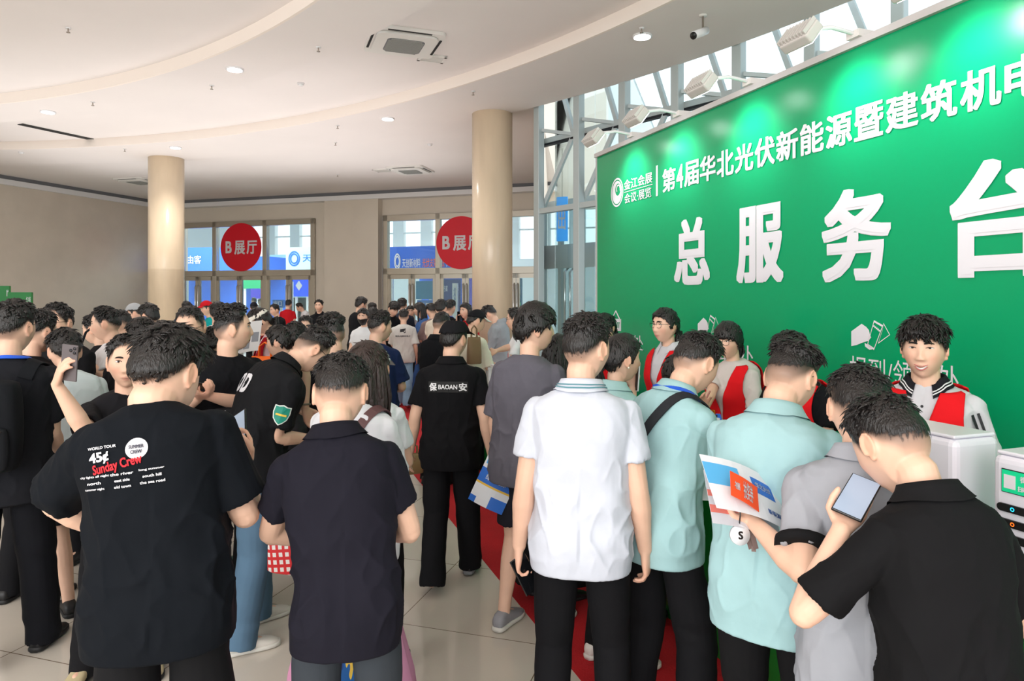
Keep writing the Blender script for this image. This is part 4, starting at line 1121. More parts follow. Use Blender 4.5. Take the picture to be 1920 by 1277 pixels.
        for sd in (-1, 1):
            sh, el, wr = J[sd][:3]
            def along_arm(t):
                return sh+(el-sh)*t if t <= 1 else el+(wr-el)*(t-1)
            r0 = (.058 if not oversize else .066)*aw; r1 = (.063 if not oversize else .078)*aw; mb.ball(sh, r0*1.02, 16, 10)
            if long_sleeve:
                tt = [0, .3, .6, .9, 1.1, 1.4, 1.7, 1.9]; rr = [r0, r0*.98, r0*.9, r0*.84, r0*.82, r0*.74, r0*.62, r0*.52]; e = .035
            else:
                tt = list(np.linspace(0, sl, 6)); rr = list(np.linspace(r0, r1, 6)); e = .05
            P = [along_arm(t) for t in tt]; td = unit(P[-1]-P[-2]); ri = rr[-1]
            P2 = P+[P[-1]-td*.002, P[-1]-td*.03]; R2 = rr+[ri-.013, ri-.016]
            v, f = sleeve_loft(P2, R2); mb.add(v, f); sleeve_ends[sd] = (P[-1], td, ri)
        if kind == 'hoodie':
            mb.tube([self.map((-.09, -.06, 1.47)), self.map((0, -.125, 1.45)), self.map((.09, -.06, 1.47))], [(.035, .05), (.05, .07), (.035, .05)], 14)
        V, F3, N = remesh(mb, max(vox, .0062), 3)
        V = self.fold(V, N, kind)
        self.shirt_obj = raw_mesh('hoodie' if kind == 'hoodie' else 'shirt', V*s, F3, cloth(*scol), self.e, True)
        self.V_shirt, self.F_shirt = V, F3
        if sleeve_trim:
            for sd in (-1, 1):
                p, td, r = sleeve_ends[sd]; v, f = sleeve_loft([p-td*.02, p-td*.02, p+td*.003, p+td*.003], [r-.004, r+.018, r+.018, r-.006], axis=td); mesh_obj('cuff', v*s, f, cloth(*sleeve_trim), self.e, True)
        if collar: self.make_collar(collar)
        # lower clothing
        pc, style = pants
        if style == 'skirt':
            mb = MB(); a = np.linspace(0, 2*np.pi, 48, endpoint=False); rings = []
            for z, hw, hd in ((.98, .155, .115), (.9, .18, .135), (.75, .195, .15), (.55, .215, .175), (.3, .275, .24), (.16, .295, .26), (.16, .275, .24), (.5, .19, .15)):
                ru = 1+.05*np.sin(a*11)*float(sstep(.85, .3, z)); rings.append(np.c_[np.cos(a)*hw*ru, np.sin(a)*hd*ru-.005, np.full(48, z)])
            v, f = loft(rings); mesh_obj('skirt', v*s, f, cloth(*pc), self.e, True)
        else:
            mb = MB(); wd = 1+(self.w-1)*.7; k = 1.0 if style != 'wide' else 1.14
            a = np.linspace(0, 2*np.pi, 32, endpoint=False)
            v, f = loft([np.c_[np.sign(np.cos(a))*np.abs(np.cos(a))**.85*hw*wd, np.sign(np.sin(a))*np.abs(np.sin(a))**.85*hd*wd-.006, np.full(32, z)] for z, hw, hd in ((.775, .085, .08), (.80, .14, .104), (.85, .158, .112), (.90, .156, .108), (.94, .148, .100))]); mb.add(v, f)
            for sd in (-1, 1):
                hip, kn, an = LJ[sd]; an2 = an-ZZ*(.055 if style != 'shorts' else 0)
                if style == 'shorts': pts = [hip+ZZ*.02, hip*.6+kn*.4, hip*.18+kn*.82]; rr = [.080*wd, .088*wd*k, .090*wd*k]
                else: pts = [hip+ZZ*.02, hip*.6+kn*.4, hip*.25+kn*.75, kn, kn*.6+an*.4, kn*.25+an*.75, an2]; rr = [.080*wd, .086*wd, .080*k*wd**.5, .073*k, .072*k, .071*k, .070*k]
                td = unit(pts[-1]-pts[-2]); pts = pts+[pts[-1]-td*.002, pts[-1]-td*.04]; rr = rr+[rr[-1]-.013, rr[-1]-.02]
                v, f = sleeve_loft(pts, rr); mb.add(v, f)
            V, F3, N = remesh(mb, max(vox, .0075), 3)
            amp = .006 if style != 'wide' else .008
            zz = V[:, 2]; kz = np.exp(-((zz-.48)/.10)**2)+1.3*np.exp(-((zz-.10)/.10)**2)+.6*np.exp(-((zz-.80)/.08)**2)+.35
            nz = vnoise(V*(11, 11, 20)+V[:, [1, 2, 0]]*5, self.seed)*.6+.5*vnoise(V*(6, 6, 9), self.seed+3)
            V = V+N*(amp*kz*nz)[:, None]; V[:, 2] = np.maximum(V[:, 2], .012)
            raw_mesh('shorts' if style == 'shorts' else ('jeans' if pc[2] > pc[0]+25 else 'trousers'), V*s, F3, cloth(*pc), self.e, True)
        sm, so = SHOES[shoes]
        for sd in (-1, 1):
            an = LJ[sd][2]; ft = feet[0 if sd < 0 else 1]; self.shoe(sd, an, R(ft[3]), an[2]-.085, sm, so, ft[4] if len(ft) > 4 else 0)
    def fold(self, V, N, kind):
        p = self.seed; z = V[:, 2]; x = V[:, 0]; sg = np.sign(x)
        def ridge(fr, sd, k=3): return (1-np.abs(vnoise(fr, sd)))**k
        d1 = np.c_[x*11+z*7*sg, V[:, 1]*9, z*5-x*4*sg]; d2 = np.c_[x*17-z*6*sg, V[:, 1]*15, z*8+np.abs(x)*6]
        r1 = ridge(d1, p)-.3; r2 = ridge(d2, p+4, 4)-.22; n3 = vnoise(V*(26, 26, 18), p+9)
        low = sstep(1.36, .88, z); side = sstep(.08, .17, np.abs(x)); mid = np.exp(-((z-1.06)/.12)**2)
        amp = (.45+.55*low+.5*side+.4*mid)*sstep(self.hem-.01, self.hem+.10, z)
        V = V+N*(amp*(.0095*r1+.0048*r2)+.0012*n3)[:, None]
        # sagging folds gathered from the shoulder blades
        return V
    def shoe(self, sd, an, ya, lift, sm, so, pitch=0):
        st = [(-.078, .016, .062), (-.068, .031, .078), (-.045, .036, .092), (-.01, .036, .098), (.03, .037, .088), (.075, .043, .066), (.12, .046, .052), (.155, .041, .043), (.18, .028, .034), (.192, .010, .026)]
        a = np.linspace(0, 2*np.pi, 18, endpoint=False); fw = np.array((math.sin(ya), math.cos(ya), 0)); rt = np.array((fw[1], -fw[0], 0))
        Rm = rot(rt, -R(pitch)) if pitch else np.eye(3)
        org = np.array((an[0], an[1], lift)); s = self.s; piv = np.array((0, .12, 0))
        def P(y, x, z):
            q = np.outer(np.atleast_1d(x), rt)+np.outer(np.atleast_1d(y), fw)+np.outer(np.atleast_1d(z), ZZ)
            if pitch: q = ((q-fw*.12)@Rm.T)+fw*.12
            return (q+org)*s
        one = np.ones(18)
        up = [P(y*one, np.sign(np.cos(a))*np.abs(np.cos(a))**.7*hw, .014+(h-.014)*(.5+.5*np.sign(np.sin(a))*np.abs(np.sin(a))**.7)) for y, hw, h in st]
        v, f = loft(up); o = mesh_obj('shoe', v, f, sm, self.e, True)
        lo = [P((y*1.03)*one, np.sign(np.cos(a))*np.abs(np.cos(a))**.5*(hw+.004), .001+.026*(.5+.5*np.sign(np.sin(a))*np.abs(np.sin(a))**.5)) for y, hw, h in st]
        v, f = loft(lo); mesh_obj('sole', v, f, so, o, True)
    def make_hair(self, hair, hm, hsc, tail):
        s = self.s; key = hair if hair in HAIRT else 'short'; ts_, tb_, tt_, tl, tlift, cnt = HAIRT[key]
        hl = HAIRLINE.get(key, HAIRLINE['fringe' if key == 'fluffy' else 'short']); HLn = np.array(GEOLINE.get(key, hl))
        d, F_ = _CS[34 if self.d < 3.5 else 22]; p = skull(d, False, self.fem, self.fat)
        az = np.degrees(np.abs(np.arctan2(p[:, 0], p[:, 1]))); hz = np.interp(az, HLn[:, 0], HLn[:, 1])
        seed = self.seed
        hz = hz+.007*vnoise(d*16, seed)-.010*(key in ('short', 'fade', 'buzz'))*(az > 60)
        m = sstep(-.004, {'bowl': .010, 'woman': .010, 'bangs': .010, 'fade': .056, 'short': .056, 'buzz': .056, 'fluffy': .044, 'fringe': .036}.get(key, .022), p[:, 2]-hz)
        topw = sstep(.02, .085, p[:, 2]); backw = sstep(80, 140, az)*(1-topw)
        if key in ('fade', 'short', 'buzz'): topw = sstep(.03 if key == 'short' else .045, .08, p[:, 2])
        th = (ts_*(1-topw-backw)+tb_*backw+tt_*topw)*hsc
        flowy = vnoise(np.c_[d[:, 0]*11, d[:, 1]*11, d[:, 2]*4], seed)*.5+vnoise(d*24, seed+1)*.5
        th = th*m*(1+.22*flowy*(1 if key not in ('woman', 'bowl', 'bangs') else .35))
        q = p+d*th[:, None]
        keep = m > .02
        fs = [f for f in F_ if all(keep[i] for i in f)]
        used = sorted({i for f in fs for i in f}); ix = {i: k for k, i in enumerate(used)}
        v = self.headp(q[used]+d[used]*.0012); mb = MB(); mb.add(v, [tuple(ix[i] for i in f) for f in fs])
        # locks
        rnd = np.random.RandomState(seed+5); cand = np.where((m > (.72 if key in ('short', 'fade', 'buzz') else .4)))[0]
        n = cnt if self.d < 3.6 else (cnt//2 if self.d < 7 else cnt//5)
        crown = unit((.15, -.55, .83)); 
        if len(cand):
            for i in rnd.choice(cand, n):
                di = d[i]; base = q[i]-di*.003; tw = np.clip(topw[i], 0, 1); bl = th[i]/max(tt_, .004)
                away = di-crown; 
                if key in ('fringe', 'fluffy', 'bowl', 'bangs') or p[i, 1] < .02: fl = away-di*np.dot(away, di)
                else: fl = np.array((rnd.uniform(-.5, .5), .7, .5)); fl = fl-di*np.dot(fl, di)
                if tw < .3: fl = np.array((0, -.25 if p[i, 1] < .03 else .1, -1.0)); fl = fl-di*np.dot(fl, di)
                fl = unit(fl+rnd.normal(0, .35 if key not in ('woman', 'bowl', 'bangs') else .08, 3)); fl = unit(fl-di*np.dot(fl, di))
                ln = tl*rnd.uniform(.6, 1.15)*(.35+.65*tw if key not in ('woman', 'bowl', 'bangs') else 1)*(.4+.6*min(1, bl))*hsc
                lift = tlift*(.35+.65*tw)*rnd.uniform(.6, 1.3); w = (.0042+.003*rnd.rand())*(1 if self.d < 3.6 else 1.7)
                sdv = np.cross(fl, di); P = [base, base+fl*ln*.5+di*ln*.5*lift, base+fl*ln+di*ln*lift*.55]
                ring = []
                for pp, ww in zip(P, (w, w*.85, w*.12)):
                    ring.append(np.array([pp+sdv*ww, pp+di*ww*.7, pp-sdv*ww]))
                vv, f2 = loft(ring); mb.add(self.headp(vv), f2)
        o = mb.arrays(); ho = mesh_obj('hair', o[0]*s, o[1], hm, self.e, True); self.hair_o = ho
        cv = np.ones(len(o[0]), np.float32); cv[:len(used)] = np.clip((m[used]-.02)*1.15, 0, 1); at = ho.data.attributes.new('cover', 'FLOAT', 'POINT'); at.data.foreach_set('value', cv)
        if tail == 'bun':
            b = MB(); b.add(*(lambda v, f: (self.headp(v), f))(*ellipsoid((0, -.118, .01), (.036, .034, .038), 16, 12)))
            for k in range(7): 
                th_ = np.linspace(0, 2*np.pi, 14); c_ = np.c_[np.cos(th_)*.030, np.full(14, -.118)+np.sin(th_*2+k)*.012-.012, np.sin(th_)*.032+.01]; b.tube(self.headp(c_), .009, 6)
            self.full_cover(mesh_obj('hair_bun', b.arrays()[0]*s, b.arrays()[1], hm, self.e, True))
        elif tail in ('pony', 'long', 'low'):
            b = MB(); rnd = np.random.RandomState(seed)
            if tail == 'long':
                for k in range(64):
                    a0 = R(rnd.uniform(95, 265)) if k % 5 else R(rnd.choice([80, 280])); r_ = rnd.uniform(.9, 1.0)
                    st = np.array((math.sin(a0)*.080*r_, math.cos(a0)*.098*r_, rnd.uniform(-.02, .05))); L_ = rnd.uniform(.24, .34)
                    st2 = self.headp(st)[0]; out = self.HR@np.array((math.sin(a0), math.cos(a0), 0)); out[2] = 0; out = unit(out)
                    b.tube([st2, st2+out*.014-ZZ*.06, st2+out*.028-ZZ*L_*.55, st2+out*.022-ZZ*L_], [.013, .014, .013, .003], 6)
            else:
                base = self.headp((0, -.105, .015 if tail == 'pony' else -.045))[0]; bk = self.HR@np.array((0, -1, 0))
                for k in range(26):
                    o_ = np.array((rnd.normal(0, .012), rnd.normal(0, .01), rnd.normal(0, .012))); L_ = rnd.uniform(.15, .22) if tail == 'pony' else rnd.uniform(.08, .13)
                    b.tube([base+o_*.4, base+bk*.035+o_-ZZ*.02, base+bk*.03+o_*1.5-ZZ*L_*.6, base+bk*.01+o_-ZZ*L_], [.008, .010, .009, .002], 6)
            self.full_cover(mesh_obj('ponytail' if tail != 'long' else 'long_hair', b.arrays()[0]*s, b.arrays()[1], hm, self.e, True))
    def full_cover(self, o):
        at = o.data.attributes.new('cover', 'FLOAT', 'POINT'); at.data.foreach_set('value', np.ones(len(o.data.vertices), np.float32))
    def make_face(self, face):
        if face is None: return
        s = self.s; hv = self.hv; opts = face.split()
        for sd in (-1, 1):
            ez = .020; ey = face_y(sd*.031, ez, hv)
            opn = .0034 if 'smile' in opts else .0050
            v, f = ellipsoid((sd*.031, ey-.0022, ez), (.0150, .0060, opn), 14, 8); eo = mesh_obj('eye', self.headp(v)*s, f, M_EYEW, self.e, True)
            v, f = ellipsoid((sd*.031, ey+.0016, ez), (.0060, .0034, opn*.98), 12, 8); mesh_obj('iris', self.headp(v)*s, f, M_IRIS, eo, True)
            t = MB(); xs = np.linspace(-1, 1, 7)
            lid = [(sd*.031+x*.0145, face_y(sd*.031+x*.0145, ez+opn, hv)+.0012, ez+opn*(1.1-x*x*.9)) for x in xs]; t.tube(self.headp(np.array(lid)), [.0008, .0016, .0020, .0021, .0020, .0016, .0008], 6)
            mesh_obj('eyelash', t.arrays()[0]*s, t.arrays()[1], M_BROW, eo, True)
            t = MB(); br = [(sd*(.013+.034*q), face_y(sd*(.013+.034*q), .040, hv)+.0005, .0385+.0045*math.sin(q*math.pi)-.002*q) for q in np.linspace(0, 1, 7)]; t.tube(self.headp(np.array(br)), [(.002, .0034), (.0028, .0048), (.0028, .005), (.0026, .0046), (.0022, .004), (.0018, .003), (.0008, .001)], 6)
            mesh_obj('eyebrow', t.arrays()[0]*s, t.arrays()[1], M_BROW, self.e, True)
        if 'smile' in opts:
            xs = np.linspace(-1, 1, 11)
            up = np.array([(x*.027, face_y(x*.027, -.055, hv)+.0012, -.0545+.0060*x*x) for x in xs]); lo = np.array([(x*.027, face_y(x*.027, -.060, hv)+.0010, -.0655+.0170*x*x) for x in xs])
            v = np.r_[up, lo]; mesh_obj('teeth', self.headp(v)*s, [(i, i+1, 12+i, 11+i) for i in range(10)], M_EYEW, self.e, True)
            for nm, c, off in (('upper_lip', up, .0022), ('lower_lip', lo, -.003)):
                t = MB(); t.tube(self.headp(c+(0, .0006, off)), [.0007, .0014, .002, .0023, .0024, .0022, .0024, .0023, .002, .0014, .0007], 8); mesh_obj(nm, t.arrays()[0]*s, t.arrays()[1], mat('lip_rose', rgb(196, 104, 104), 0.4), self.e, True)
        if 'mask' in opts:
            d, F_ = _CS[14]; p = skull(d, True)*1.05; k = (p[:, 2] < -.002) & (p[:, 2] > -.11) & (p[:, 1] > .015)
            fs = [f for f in F_ if all(k[i] for i in f)]; mesh_obj('face_mask', self.headp(p+(0, .003, 0))*s, fs, M_SHOEB, self.e, True)
        if 'glasses' in opts: self.glasses('round' in opts)
    def glasses(self, rnd_=False):
        t = MB(); hv = self.hv; s = self.s; ez = .018; Y = max(face_y(0, .015, hv)-.001, face_y(.031, .04, hv)+.006)
        a = np.linspace(0, 2*np.pi, 21)
        for sd in (-1, 1):
            w, h = (.023, .021) if rnd_ else (.0245, .0165)
            c = np.array([(sd*.0325+math.copysign(abs(math.cos(q))**.8, math.cos(q))*w, Y-.004*abs(math.cos(q)), ez+math.copysign(abs(math.sin(q))**.8, math.sin(q))*h) for q in a]); t.tube(self.headp(c), .0013, 6, False)
            t.tube(self.headp(np.array([(sd*.057, Y-.006, ez+.006), (sd*.076, .06, ez+.004), (sd*.081, 0, ez+.003), (sd*.083, -.02, ez-.012)])), .0016, 6)
        t.tube(self.headp(np.array([(-.010, Y, ez+.004), (0, Y+.003, ez+.006), (.010, Y, ez+.004)])), .0013, 6)
        go = mesh_obj('glasses', t.arrays()[0]*s, t.arrays()[1], M_GLS, self.e, True)
        return go
    def make_collar(self, spec):
        """a folded polo collar, spec = colour, or (colour, stripe colour)"""
        c, stripe = spec if isinstance(spec[0], tuple) else (spec, None)
        n = 40; a = np.linspace(R(-248), R(68), n); s = self.s; wz = 1+(self.w-1)*.5
        def ring(r, z, dy=0, drop=0):
            fr = np.clip((np.sin(a)-.55)/.45, 0, 1)
            return self.map(np.c_[np.cos(a)*r*wz*1.02, np.sin(a)*r*wz*.95-.016+dy, z-drop*fr])
        prof = [(.068, 1.465, 0, .02), (.066, 1.500, -.004, .030), (.068, 1.512, -.004, .034), (.076, 1.511, -.004, .038), (.084, 1.496, -.004, .044), (.097, 1.466, 0, .048), (.100, 1.460, 0, .050)]
        bb = self.bvh()
        def hug(r_):
            for i in range(len(r_)):
                h = bb.find_nearest(Vector(r_[i])); q = np.array(h[0]); nn = np.array(h[1])
                if np.dot(r_[i]-q, nn) < .006: r_[i] = q+nn*.006
            return r_
        rings = [ring(*q) for q in prof]; rings = rings[:3]+[hug(r_) for r_ in rings[3:]]; k = len(rings); v = np.concatenate(rings)
        f = [(i*n+j, i*n+j+1, (i+1)*n+j+1, (i+1)*n+j) for i in range(k-1) for j in range(n-1)]
        o = mesh_obj('collar', v*s, f, cloth(*c), self.e, True)
        if stripe:
            up_ = np.array((0, 0, .0016))
            for t0, t1 in ((.62, .80), (.25, .42)):
                dd = rings[5]-rings[4]; oo = unit3(rings[5]-self.map((0, -.016, 1.40)))*.0022+up_; A = rings[4]+dd*t0+oo; B = rings[4]+dd*t1+oo; mesh_obj('collar_stripe', np.r_[A, B]*s, [(j, j+1, n+j+1, n+j) for j in range(n-1)], cloth(*stripe), o, True)
    # ---- things worn and printed
    def bvh(self):
        if not hasattr(self, '_bvh'):
            ls, st, tt = self.F_shirt; self._bvh = BVHTree.FromPolygons(self.V_shirt.tolist(), [tuple(ls[a:a+b]) for a, b in zip(st, tt)])
        return self._bvh
    def project(self, v2, c, side, size=1.0, rotz=0.0, lift=.0025):
        """print flat artwork v2 (n, 2) on the shirt; c = point in figure units, side = 'back' | 'front' | 'left' | 'right'"""
        v2 = np.asarray(v2, float); ca, sa = math.cos(rotz), math.sin(rotz); v2 = np.c_[v2[:, 0]*ca-v2[:, 1]*sa, v2[:, 0]*sa+v2[:, 1]*ca]*size
        X, D = {'back': ((1, 0, 0), (0, 1, 0)), 'front': ((-1, 0, 0), (0, -1, 0)), 'right': ((0, 1, 0), (-1, 0, 0)), 'left': ((0, -1, 0), (1, 0, 0))}[side]
        X, D = np.array(X, float), np.array(D, float); out = []; lift = np.broadcast_to(lift, (len(v2),))
        t = (c[2]-.95)/.52; i = int(np.argmin(np.abs(self.ts-t)))
        Rm = np.stack([self.Rt[i], self.Fw[i], self.Tt[i]], 1); X = Rm@X; D = Rm@D; Uv = Rm@np.array((0, 0, 1.0)); c0 = self.map(c)
        b = self.bvh()
        for (x, y), lf in zip(v2, lift):
            o = c0+X*x+Uv*y-D*.6; h = b.ray_cast(Vector(o), Vector(D), 1.0)
            p = np.array(h[0])-D*lf if h[0] is not None else c0+X*x+Uv*y-D*.1
            out.append(p)
        return np.array(out)
    def print_text(self, text, c, side, width, height, color, bold=.02, rotz=0.0, name='shirt_print', m=None, lift=.0035):
        v, f = text_mesh(text, bold); zl = v[:, 2]; v = v[:, :2]; lo, hi = v.min(0), v.max(0); u = (v-lo)/(hi-lo+1e-9)-.5; u = u*(width, height)
        return mesh_obj(name, self.project(u, c, side, 1, rotz, lift+zl*.4)*self.s, f, m or mat('print_%d_%d_%d' % color, rgb(*color), 0.7), self.shirt_obj)
    def print_poly(self, pts, c, side, color, rotz=0.0, lift=.002, name='shirt_print', m=None):
        p = np.array(pts, float); cen = p.mean(0); n = len(p); v = np.r_[p, [cen]]
        w = self.project(v, c, side, 1, rotz, lift)
        return mesh_obj(name, w*self.s, [(i, (i+1)%n, n) for i in range(n)], m or mat('print_%d_%d_%d' % color, rgb(*color), 0.7), self.shirt_obj)
    def print_grid(self, w, h, c, side, color, lift=.002, name='name_patch', n=12):
        g = [((i/n-.5)*w, (j/3-.5)*h) for i in range(n+1) for j in range(4)]; f = [(i*4+j, i*4+4+j, i*4+5+j, i*4+1+j) for i in range(n) for j in range(3)]
        return mesh_obj(name, self.project(g, c, side, 1, 0, lift)*self.s, f, mat('print_%d_%d_%d' % color, rgb(*color), 0.7), self.shirt_obj)
    def vest(self, color, text=None, v0=1.12, vk=.21, tz=1.13):
        ex = 2/2.5; zs = np.r_[np.arange(.84, 1.36, .02), 1.36, 1.375, 1.39, 1.405, 1.42, 1.435, 1.448, 1.458]; g = .036; V_ = []; F_ = []; nb = 0
        def sect(z, ang):
            hw, hd, yo = (np.interp(z, TORSO[:, 0], TORSO[:, k]) for k in (1, 2, 3)); f = self.fem
            if f: hw *= 1-f*(.10*math.exp(-((z-1.08)/.1)**2)+.06*sstep(1.2, 1.4, z))
            hw = hw*(1+(self.w-1)*.8)+g; hd = hd*(1+(self.w-1)*.8)+g*.9; ch = f*.022*math.exp(-((z-1.25)/.06)**2); ca, sa = np.cos(ang), np.sin(ang)
            return np.c_[np.sign(ca)*np.abs(ca)**ex*hw, np.sign(sa)*np.abs(sa)**ex*hd+np.where(sa > 0, ch*sa**2, 0)+yo, np.full(len(ang), z)], hw
        def ang_of(x, hw): return math.acos(min(1, max(0, x/hw))**(1/ex))
        for part in ('fr', 'fl', 'back'):
            m_ = 18 if part != 'back' else 32
            for z in zs:
                hw = sect(z, np.array([0.0]))[1]; aV = ang_of(.008+vk*max(0, z-v0), hw); xa = hw if z < 1.10 else hw+(min(.150, hw*.955)-hw)*float(sstep(1.10, 1.34, z)); aA = 0.0 if z < 1.10 else ang_of(xa, hw)
                aV = max(aV, aA+.12)
                if part == 'fr': an = np.linspace(aV, aA, m_)
                elif part == 'fl': an = np.linspace(math.pi-aA, math.pi-aV, m_)
                else: an = np.linspace(-aA, -math.pi+aA, m_)
                V_.append(sect(z, an)[0])
            for i in range(len(zs)-1):
                for j in range(m_-1): q = nb+i*m_+j; F_.append((q+1, q, q+m_, q+m_+1))
            nb += len(zs)*m_
        v = self.map(np.concatenate(V_)); v = v+np.c_[np.zeros(len(v)), np.zeros(len(v)), .004*vnoise(v*9, self.seed)]
        bb = self.bvh()
        for i in range(len(v)):
            h = bb.find_nearest(Vector(v[i])); q = np.array(h[0]); nn = np.array(h[1])
            if -.03 < np.dot(v[i]-q, nn) < .009: v[i] = q+nn*.009
        o = mesh_obj('vest', v*self.s, F_, cloth(*color), self.e, True); m = o.modifiers.new('cloth', 'SOLIDIFY'); m.thickness = .006; m.offset = 1
        if text:
            tv, tf = text_mesh(text, .02); tv = tv[:, :2]; lo, hi = tv.min(0), tv.max(0); u = ((tv-lo)/(hi-lo+1e-9)-.5)*(.085, .028)
            b = BVHTree.FromPolygons(v.tolist(), F_); out = []
            c0 = self.map((-.095, 0, 1.12)); i = int(np.argmin(np.abs(self.ts-.33)))
            X, D, U_ = -self.Rt[i], -self.Fw[i], self.Tt[i]; c0 = self.map((-.095 if self.fem == 0 else .095, 0, tz))
            for x, y in u:
                q = c0+X*x+U_*y-D*.6; h = b.ray_cast(Vector(q), Vector(D), 1.0); out.append((np.array(h[0]) if h[0] is not None else c0+X*x+U_*y-D*.12)-D*.009)
            mesh_obj('vest_print', np.array(out)*self.s, tf, mat('print_yellow', rgb(250, 196, 30), 0.6), o)
        return o
    def strap(self, pts, width, m, name='strap', thick=.006, lift=.008, wrap=True):
        """a flat band along figure-unit points pulled onto the shirt"""
        P = np.array(pts, float); q = []
        for k in np.linspace(0, len(P)-1, 40):
            i = min(int(k), len(P)-2); q.append(P[i]+(P[i+1]-P[i])*(k-i))
        q = np.array(q); b = self.bvh(); out = []; nr = []
        for p in q:
            h = b.find_nearest(Vector(p)); 
            if wrap and h[0] is not None:
                nn = np.array(h[1]); out.append(np.array(h[0])+nn*lift); nr.append(nn)
            else: out.append(p); nr.append(np.array((0, 1.0, 0)))
        out = np.array(out); nr = np.array(nr)
        for _ in range(3): out[1:-1] = (out[:-2]+out[1:-1]*2+out[2:])/4; nr[1:-1] = (nr[:-2]+nr[1:-1]+nr[2:])
        rings = []
        for i in range(len(out)):
            t = unit(out[min(i+1, len(out)-1)]-out[max(i-1, 0)]); n_ = unit(nr[i]-t*np.dot(nr[i], t)); s_ = np.cross(t, n_)
            rings.append(np.array([out[i]+s_*width/2+n_*thick/2, out[i]-s_*width/2+n_*thick/2, out[i]-s_*width/2-n_*thick/2, out[i]+s_*width/2-n_*thick/2]))
        v, f = loft(rings)
        return v*self.s, f
    def lanyard(self, color, tagged=False):
        m = mat('lanyard_%d' % color[0], rgb(*color), 0.6); pts = []
        for th in np.linspace(R(-90), R(90), 14): pts.append((math.sin(th)*.085, -.016-math.cos(th)*.07, 1.475-.02*abs(math.sin(th))))
        pts = [(-.045, .13, 1.15), (-.07, .11, 1.35)]+pts+[(.07, .11, 1.35), (.045, .13, 1.15)]
        v, f = self.strap([self.map(p) for p in pts], .018, m, lift=.012); return mesh_obj('lanyard', v, f, m, self.e)
    def cap(self, color, brim=None, text=None, kind='cap'):
        d, F_ = _CS[22]; p = skull(d, False)*1.0+d*.014; s = self.s
        flat = p.copy(); 
        if kind == 'guard': flat[:, 2] = np.minimum(flat[:, 2], .112); flat = flat*np.where(p[:, 2:3] > .03, 1.05, 1.03)
        k = p[:, 2] > (.045+.018*np.clip(d[:, 1], -1, 1)) if kind != 'visor' else (p[:, 2] > .045) & (p[:, 2] < .085)
        fs = [f for f in F_ if all(k[i] for i in f)]
        o = mesh_obj('visor' if kind == 'visor' else 'cap', self.headp(flat+d*.004)*s, fs, cloth(*color), self.e, True); mm = o.modifiers.new('cloth', 'SOLIDIFY'); mm.thickness = .004
        a = np.linspace(R(-68), R(68), 22); r0, r1 = .105, .165
        inn = np.c_[np.sin(a)*.080, np.cos(a)*.098+.004, .066+0*a]; outp = np.c_[np.sin(a)*.095, .05+np.cos(a)*.115, .052-.012*np.abs(np.sin(a))]
        v = np.r_[inn, outp, outp-(0, 0, .005), inn-(0, 0, .005)]; n = 22; f = [(i, i+1, n+i+1, n+i) for i in range(n-1)]+[(n+i, n+i+1, 2*n+i+1, 2*n+i) for i in range(n-1)]+[(2*n+i, 2*n+i+1, 3*n+i+1, 3*n+i) for i in range(n-1)]
        mesh_obj('brim', self.headp(v)*s, f, cloth(*(brim or color)), o, True)
        return o
    def hand_frame(self, sd):
        """world position of the palm centre, finger direction, palm normal"""
        sh, el, wr, hd, pn = self.J[sd]; c = wr+hd*.085+pn*.022
        w = lambda q: self.ex*q[0]+self.ey*q[1]+ZZ*q[2]
        return self.wld(c), w(hd), w(pn)

def sleeve_loft(P, Rr, n=18, axis=None):
    """tube with explicit ring radii, rings kept where given so an opening can fold back into itself"""
    P = [np.asarray(p, float) for p in P]; rings = []; t0 = axis
    for i, (p, r) in enumerate(zip(P, Rr)):
        if axis is None and i < len(P)-2:
            q = P[min(i+1, len(P)-3)]-P[max(i-1, 0)]
            t0 = unit(q) if np.linalg.norm(q) > 1e-9 else t0
        if i == 0: s = np.cross(t0, (0, 0, 1.0) if abs(t0[2]) < .9 else (0, 1.0, 0)); s = unit(s)
        s = unit(s-t0*np.dot(s, t0)); u = np.cross(t0, s); a = np.linspace(0, 2*np.pi, n, endpoint=False)
        rings.append(p+np.outer(np.cos(a)*r, s)+np.outer(np.sin(a)*r, u))
    return loft(rings)
# ---------------------------------------------------------------- the people
BLK = (19, 20, 24); BLK2 = (24, 24, 27); WHT = (232, 234, 238); TEAL = (160, 197, 201); NAVY = (28, 42, 80); RED = (222, 26, 34)
DARKP = ((21, 21, 24), 'long'); JEANS = ((98, 128, 152), 'wide'); JEANSL = ((140, 172, 200), 'wide'); GREYP = ((62, 68, 74), 'long')
FRONT = lambda sd, x=.05, y=.30, z=1.10, **k: dict(h=(sd*x, y, z), pole=(sd*.7, -.55, -.8), pn=(-sd*.5, -.3, .6), curl=.7, **k)
LF, RF = FRONT(-1), FRONT(1)
HANG = dict(); HOLD = dict(curl=.8)
WALK = [(-.10, -.26, .02, -6, 24), (.10, .24, 0, 6)]
STEP = [(-.11, .14, 0, -8), (.11, -.12, 0, 8)]
Q = {}
def P(key, *a, **k):
    Q[key] = Person(*a, **k); return Q[key]

